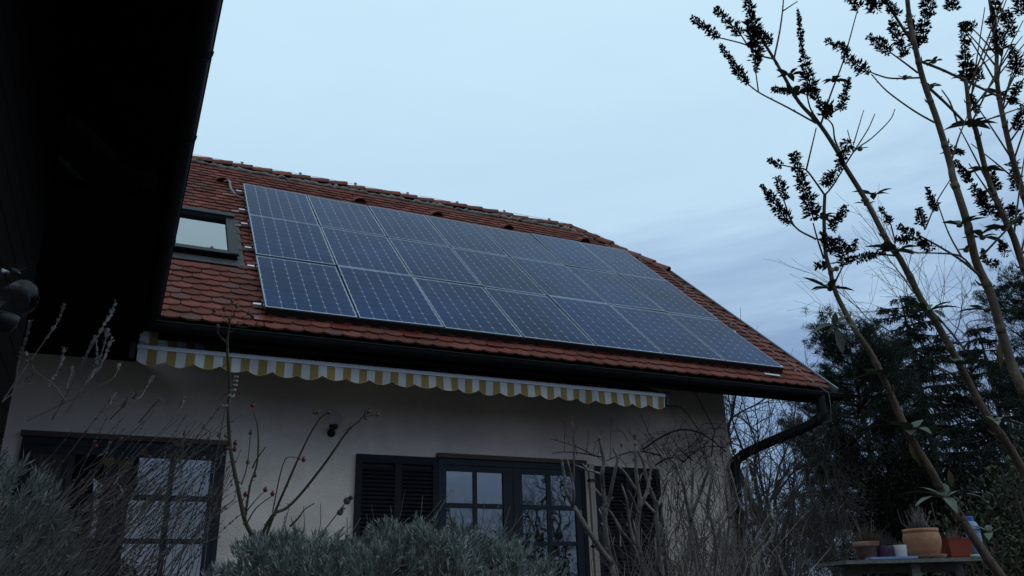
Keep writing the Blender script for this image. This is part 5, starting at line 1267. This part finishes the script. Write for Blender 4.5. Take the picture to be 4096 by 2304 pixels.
wf = thing('seed_head', 'white woolly whorled seed head beside the tall rose cane', 'plant', (-0.2, 2.5, 0)); mb = MB(); P = path_px([(860, 1850), (885, 1720), (910, 1600), (930, 1550), (945, 1505)], 2.6, 2.6, 0.004)
mb.tube([Vector((P[0].x, P[0].y, 0))] + smooth_path(P, 3), 0.0016, 5); mb.build('stalk', stalk_m, wf)
for px, py, r in ((899, 1624, 0.010), (924, 1582, 0.011), (932, 1560, 0.010), (938, 1540, 0.009), (941, 1524, 0.008), (945, 1508, 0.007)):
    mb = MB(); c = atd(px, py, 2.6)
    for j in range(12): az = j * 0.5236 + random.gauss(0, 0.1); mb.ball(c + (_r * math.cos(az) + _f * math.sin(az)) * r * 0.75 + _u * random.gauss(0, 0.0015), r * 0.36, 6)
    mb.build('whorl', mat('woolly_white', (0.36, 0.345, 0.33), 0.95, 0.2, 30), wf, True)

# ---- grey sage and its dry stalks on the left
sg = thing('sage_bush', 'grey-leaved bush with many long dry seed stalks in the lower left', 'bush', (-0.75, 1.9, 0))
prof_s = [(-400, 1700), (-60, 1720), (40, 1775), (100, 1770), (160, 1820), (215, 1890), (255, 1990), (300, 2120), (345, 2330)]
px_ = np.array([p[0] for p in prof_s]); py_ = np.array([p[1] for p in prof_s]); B = []; O = []
for k in range(440):
    u = random.uniform(-380, 335); d = 1.9 + random.uniform(-0.3, 0.25); top_ = np.interp(u, px_, py_) + 125 + abs(random.gauss(10, 40)); q = (d - 1.9) / 0.3
    p = atd(u, top_ + 18 * q * q + random.random() ** 1.3 * 520, d); B.append(p); O.append(Vector((0.42 + random.gauss(0, 0.18), random.gauss(-0.1, 0.2), 1)).normalized())
tuft_cloud(np.array(B), np.array(O), sage_leaf, sg, 17, 0.030, 0.0040, 52)
st = MB(); wh = MB()
zQ = Z(0, 1100, 2.415)
def stalk(pts, d0, d1, frac=0.5, n=9, r=0.0016, wr=0.0085):
    P = path_px(pts, d0, d1, 0.008); S = smooth_path(P, 3); k = len(S); st.tube(S, [r * (1 - 0.45 * i / (k - 1)) for i in range(k)], 4, cap=False)
    i0 = int(k * (1 - frac)); m_ = max(2, n)
    for j in range(m_):
        f = i0 + (k - 1 - i0) * (j + random.random() * 0.7) / m_; i = min(k - 2, int(f)); c = S[i].lerp(S[i + 1], f - i); d = (S[i + 1] - S[i]).normalized(); spike(wh, c - d * 0.003, c + d * 0.003, 1, wr * random.uniform(0.6, 1.3))
for pts, fr, n in ((zQ((20, 1230), (130, 1060), (300, 820), (470, 580), (560, 450), (620, 285)), 0.45, 11), (zQ((560, 1290), (700, 1000), (920, 640), (1000, 490), (1055, 400), (1120, 250)), 0.55, 14), (zQ((500, 1400), (650, 1150), (790, 870), (870, 690), (915, 610)), 0.6, 16), (zQ((640, 1330), (760, 1140), (950, 830), (1020, 620), (1035, 535)), 0.6, 15), (zQ((260, 1410), (640, 1230), (1040, 1030), (1120, 960), (1145, 860)), 0.25, 6),
        (zQ((940, 1320), (1320, 1200), (1400, 1110), (1475, 985)), 0.4, 10), (zQ((1340, 1430), (1500, 1240), (1550, 1205)), 0.6, 6), (zQ((1640, 1430), (1740, 1290), (1780, 1175)), 0.5, 6), (zQ((20, 1225), (160, 1110), (340, 950)), 0.3, 4), (zQ((150, 1050), (180, 820), (240, 660), (290, 450)), 0.7, 14), (zQ((470, 1090), (500, 1010), (570, 900), (625, 690)), 0.7, 10), (zQ((640, 1225), (520, 1060), (350, 940), (290, 830), (250, 760)), 0.35, 6), (zQ((880, 1000), (900, 940), (935, 800), (930, 640)), 0.7, 9), (zQ((740, 1160), (830, 1040), (970, 880), (1080, 605)), 0.5, 12), (zQ((640, 1100), (690, 950), (700, 880)), 0.6, 5), (zQ((1060, 1400), (1200, 1250), (1240, 1170)), 0.6, 8), (zQ((1250, 1250), (1290, 1190), (1310, 1135)), 0.6, 4), (zQ((1060, 1260), (1080, 1200), (1110, 1150)), 0.6, 4)):
    stalk(pts, 1.85, 1.95 + random.uniform(-0.1, 0.15), fr, n)
for k in range(175):
    x0 = random.triangular(-350, 900, 120); d = random.uniform(1.55, 2.45); an = random.gauss(0.80, 0.17); top_y = random.triangular(1560, 2250, 1900) + max(0, (x0 - 300) * 0.25)
    h_ = 2420 - top_y; x1 = x0 + h_ * math.tan(an) * 0.9
    if x1 > 960: x1 = 960 - random.uniform(0, 260)
    pts = [(x0, 2420), (x0 + (x1 - x0) * 0.45, 2420 - h_ * 0.5), (x1 + random.gauss(0, 12), top_y)]
    stalk(pts, d, d + random.uniform(-0.1, 0.15), random.uniform(0.25, 0.6), random.randint(3, 8), random.uniform(0.0010, 0.0016), 0.0048)
    if random.random() < 0.6:
        f = random.uniform(0.4, 0.8); q = (x0 + (x1 - x0) * f, 2420 - h_ * f * 1.05); stalk([q, (q[0] + random.uniform(20, 90), q[1] - random.uniform(20, 60)), (q[0] + random.uniform(40, 170), q[1] - random.uniform(60, 170))], d, d + 0.05, 0.5, 4, 0.001, 0.004)
o = st.build('stalks', stalk_m, sg); o['kind'] = 'stuff'
o = wh.build('seed_whorls', whorl_m, sg); o['kind'] = 'stuff'

# ------------------------------------------------------------------ potting table and what stands on it
TD = 5.0
TA = atd(3387, 2241, TD); TB = atz(3946, 2227, TA.z); TZ = TA.z
tx = (TB - TA); tx.z = 0; tlen = tx.length; tx.normalize(); ty = Vector((-tx.y, tx.x, 0))
if ty.dot(_f) < 0: ty = -ty
table = thing('potting_table', 'weathered grey wooden table carrying flower pots', 'table', (TA.x, TA.y, 0))
for k in range(4):
    b = MB(); o0 = ty * (0.012 + k * 0.135); e0 = random.uniform(-0.006, 0.006)
    b.hexa([TA + o0 + Vector((0, 0, -0.022)), TB + o0 + tx * e0 + Vector((0, 0, -0.022)), TB + o0 + tx * e0 + ty * 0.128 + Vector((0, 0, -0.022)), TA + o0 + ty * 0.128 + Vector((0, 0, -0.022))], [TA + o0, TB + o0 + tx * e0, TB + o0 + tx * e0 + ty * 0.128, TA + o0 + ty * 0.128]); b.build('plank', tablewood, table)
for f, g_ in ((0.52, 0.10), (0.52, 0.46), (0.12, 0.28), (0.94, 0.28)):
    c = TA + tx * (tlen * f) + ty * g_; b = MB(); b.hexa([Vector((c.x, c.y, 0)) + tx * a + ty * q for a, q in ((-0.028, -0.028), (0.028, -0.028), (0.028, 0.028), (-0.028, 0.028))], [Vector((c.x, c.y, TZ - 0.024)) + tx * a + ty * q for a, q in ((-0.028, -0.028), (0.028, -0.028), (0.028, 0.028), (-0.028, 0.028))]); b.build('leg', tablewood, table)
b = MB(); b.bar(TA + tx * 0.08 + ty * 0.28 + Vector((0, 0, -0.050)), TB - tx * 0.06 + ty * 0.28 + Vector((0, 0, -0.050)), 0.05, 0.05); b.build('rail', tablewood, table)
def on_table(px, back, zoff=0.0):
    px = px + 11       # where the sight line at this column crosses a row of things standing back on the table
    d = ray(px, 2230); n = ty; t_ = (TA + ty * back - EYE).dot(n) / d.dot(n); p = EYE + d * t_; p.z = TZ + zoff; return p
def sc_at(p): return 0.965 * (p - EYE).dot(_f) / FPX
def dry_plant(t, c, r, h, n, m_, seed, spread=0.5, th=0.0016):
    rs = random.Random(seed); mb = MB()
    for k in range(n):
        a = c + Vector((rs.uniform(-r, r) * 0.6, rs.uniform(-r, r) * 0.6, 0)); d = Vector((rs.gauss(0, spread), rs.gauss(0, spread), 1)).normalized(); l = h * rs.uniform(0.45, 1.0); mb.tube([a, a + d * l * 0.5, a + (d + Vector((rs.gauss(0, 0.12), rs.gauss(0, 0.12), 0.1))).normalized() * l], [th, th * 0.8, th * 0.4], 4, cap=False)
    o = mb.build('dry_stems', m_, t); o['kind'] = 'stuff'
# blue tray
tr_ = on_table(3540, 0.10, 0.002); k = sc_at(tr_); mb = MB(); hw = 94 * k
def obox(mb, c, lx, ly, z0, z1, rx=0): mb.hexa([c + tx * a + ty * b + Vector((0, 0, z0)) for a, b in ((-lx, -ly), (lx, -ly), (lx, ly), (-lx, ly))], [c + tx * a * (1 + rx) + ty * b * (1 + rx) + Vector((0, 0, z1)) for a, b in ((-lx, -ly), (lx, -ly), (lx, ly), (-lx, ly))])
tray = thing('plant_tray', 'shallow blue plastic tray under the three small pots', 'tray', tr_)
obox(mb, tr_, hw, 0.085, 0.0, 0.004); mb.build('base', trayblue, tray)
mb = MB(); obox(mb, tr_ - ty * 0.087, hw + 0.002, 0.002, 0.0, 0.013, 0.0); obox(mb, tr_ + ty * 0.087, hw + 0.002, 0.002, 0.0, 0.013); obox(mb, tr_ - tx * (hw + 0.004), 0.002, 0.085, 0, 0.013); obox(mb, tr_ + tx * (hw + 0.004), 0.002, 0.085, 0, 0.013); mb.build('rim', trayblue, tray)
def round_pot(name, label, px, w_top, w_bot, h_px, m_, back, zoff, rim=0, soil=True, n=28, cat='flower pot'):
    c = on_table(px, back, zoff); k = sc_at(c); R = w_top * k / 2; r = w_bot * k / 2; H = h_px * k
    t = thing(name, label, cat, c); mb = MB()
    if rim: mb.lathe([(0, 0), (r, 0), (r + (R * 0.93 - r) * 0.75, H * 0.72), (R, H * 0.725), (R * 1.02, H * 0.76), (R * 1.02, H * 0.97), (R, H), (R * 0.90, H), (R * 0.86, H * 0.8), (r * 0.8, H * 0.3)], c, n)
    else: mb.lathe([(0, 0), (r * 0.96, 0), (r, H * 0.03), (R, H * 0.97), (R * 0.985, H), (R * 0.93, H), (R * 0.9, H * 0.85), (r * 0.8, H * 0.3)], c, n)
    mb.build('pot', m_, t, True)
    s_ = MB(); s_.lathe([(0, H * 0.88), (R * 0.5, H * 0.885), (R * 0.90, H * 0.86)], c, 16); s_.build('soil', clay_soil, t)
    return t, c, R, H
t, c, R, H = round_pot('terracotta_pot', 'short old terracotta pot with a shaggy dry plant, leftmost on the table', 3462, 106, 74, 70, terra2, 0.13, 0.006, rim=1)
dry_plant(t, c + Vector((0, 0, H * 0.85)), R, 0.14, 150, mat('dry_brown', (0.085, 0.058, 0.042), 0.95, 0.3, 20, isl=0.3), 71, 0.75); dry_plant(t, c + Vector((0, 0, H * 0.85)), R, 0.19, 9, stalk_m, 72, 0.15)
t, c, R, H = round_pot('purple_pot', 'dark purple glazed flower pot on the blue tray', 3533, 70, 62, 50, purple, 0.10, 0.006)
dry_plant(t, c + Vector((0, 0, H * 0.8)), R * 1.3, 0.11, 110, mat('dry_grey', (0.06, 0.055, 0.055), 0.95, 0.3, 20, isl=0.3), 73, 0.55)
t, c, R, H = round_pot('white_pot', 'small white flower pot on the blue tray', 3594, 56, 50, 52, whitegl, 0.08, 0.006)
dry_plant(t, c + Vector((0, 0, H * 0.8)), R, 0.05, 26, stalk_m, 74, 0.4, 0.001)
c = on_table(3700, 0.14, 0.001); k = sc_at(c)
t = thing('saucer', 'terracotta saucer under the big round pot', 'saucer', c); mb = MB(); mb.lathe([(0, 0), (68 * k, 0), (75 * k, 15 * k), (72 * k, 16 * k), (66 * k, 4 * k), (0, 4 * k)], c, 32); mb.build('dish', terra2, t, True)
c = on_table(3690, 0.14, 0.006); k = sc_at(c) * 1.0
t = thing('round_terracotta_pot', 'big bellied orange terracotta pot with dry grey stems', 'flower pot', c)
prof_p = [(0, 0), (50, 0), (54, 4), (63, 22), (70, 46), (73.5, 66), (73, 80), (69.5, 94), (68, 100), (69.5, 101), (70.5, 105), (70, 112), (68, 114), (62, 114), (60, 104), (58, 96)]
mb = MB(); mb.lathe([(r * k, (z + 2) * k) for r, z in prof_p], c, 40); mb.build('pot', terra1, t, True)
mb = MB(); mb.lathe([(0, 101 * k), (60 * k, 100 * k)], c, 20); mb.build('soil', clay_soil, t)
dry_plant(t, c + Vector((0, 0, 100 * k)), 0.07, 0.19, 80, stalk_m, 75, 0.33, 0.0020); dry_plant(t, c + Vector((0, 0, 100 * k)), 0.08, 0.09, 160, mat('dry_fuzz', (0.07, 0.06, 0.055), 0.95, 0.3, 20, isl=0.3), 76, 0.6, 0.0013)
c = on_table(3818, 0.20, 0.0); k = sc_at(c)
t = thing('red_square_pot', 'square red plastic pot on its saucer beside the round pot', 'flower pot', c); mb = MB()
obox(mb, c, 44 * k, 44 * k, 10 * k, 72 * k, 0.12); mb.build('pot', redpl, t)
mb = MB(); obox(mb, c, 50.5 * k, 50.5 * k, 72.5 * k, 80 * k, 0.02); mb.build('rim', redpl, t); mb = MB(); obox(mb, c, 50 * k, 50 * k, 0, 9 * k, 0.05); mb.build('saucer', redpl, t)
dry_plant(t, c + Vector((0, 0, 70 * k)), 0.05, 0.09, 50, stalk_m, 77, 0.4, 0.001)
c = on_table(3902, 0.24, 0.0); k = sc_at(c); t = thing('water_bottle', 'blue plastic water bottle with blue cap behind the red pot', 'bottle', c); mb = MB()
mb.lathe([(0, 0), (26, 0), (29, 4), (29, 40), (27, 46), (29, 52), (29, 95), (27, 100), (29, 106), (28, 122), (22, 140), (12, 150), (11, 156)], (0, 0, 0), 20); mb.v = [(c.x + x * k, c.y + y * k, c.z + z * k) for x, y, z in mb.v]; mb.build('body', bottle_m, t, True)
mb = MB(); mb.lathe([(0, 150), (13, 150), (13.5, 153), (13.5, 166), (12, 168), (0, 168)], (0, 0, 0), 16); mb.v = [(c.x + x * k, c.y + y * k, c.z + z * k) for x, y, z in mb.v]; mb.build('cap', bottlecap, t)
c = on_table(3893, 0.05, 0.0); k = sc_at(c); t = thing('plastic_lid', 'small mint-coloured plastic lid at the right end of the table', 'lid', c); mb = MB(); mb.lathe([(0, 0), (20 * k, 0), (21 * k, 9 * k), (18 * k, 11 * k), (0, 12 * k)], c, 16); mb.build('lid', mint, t, True)
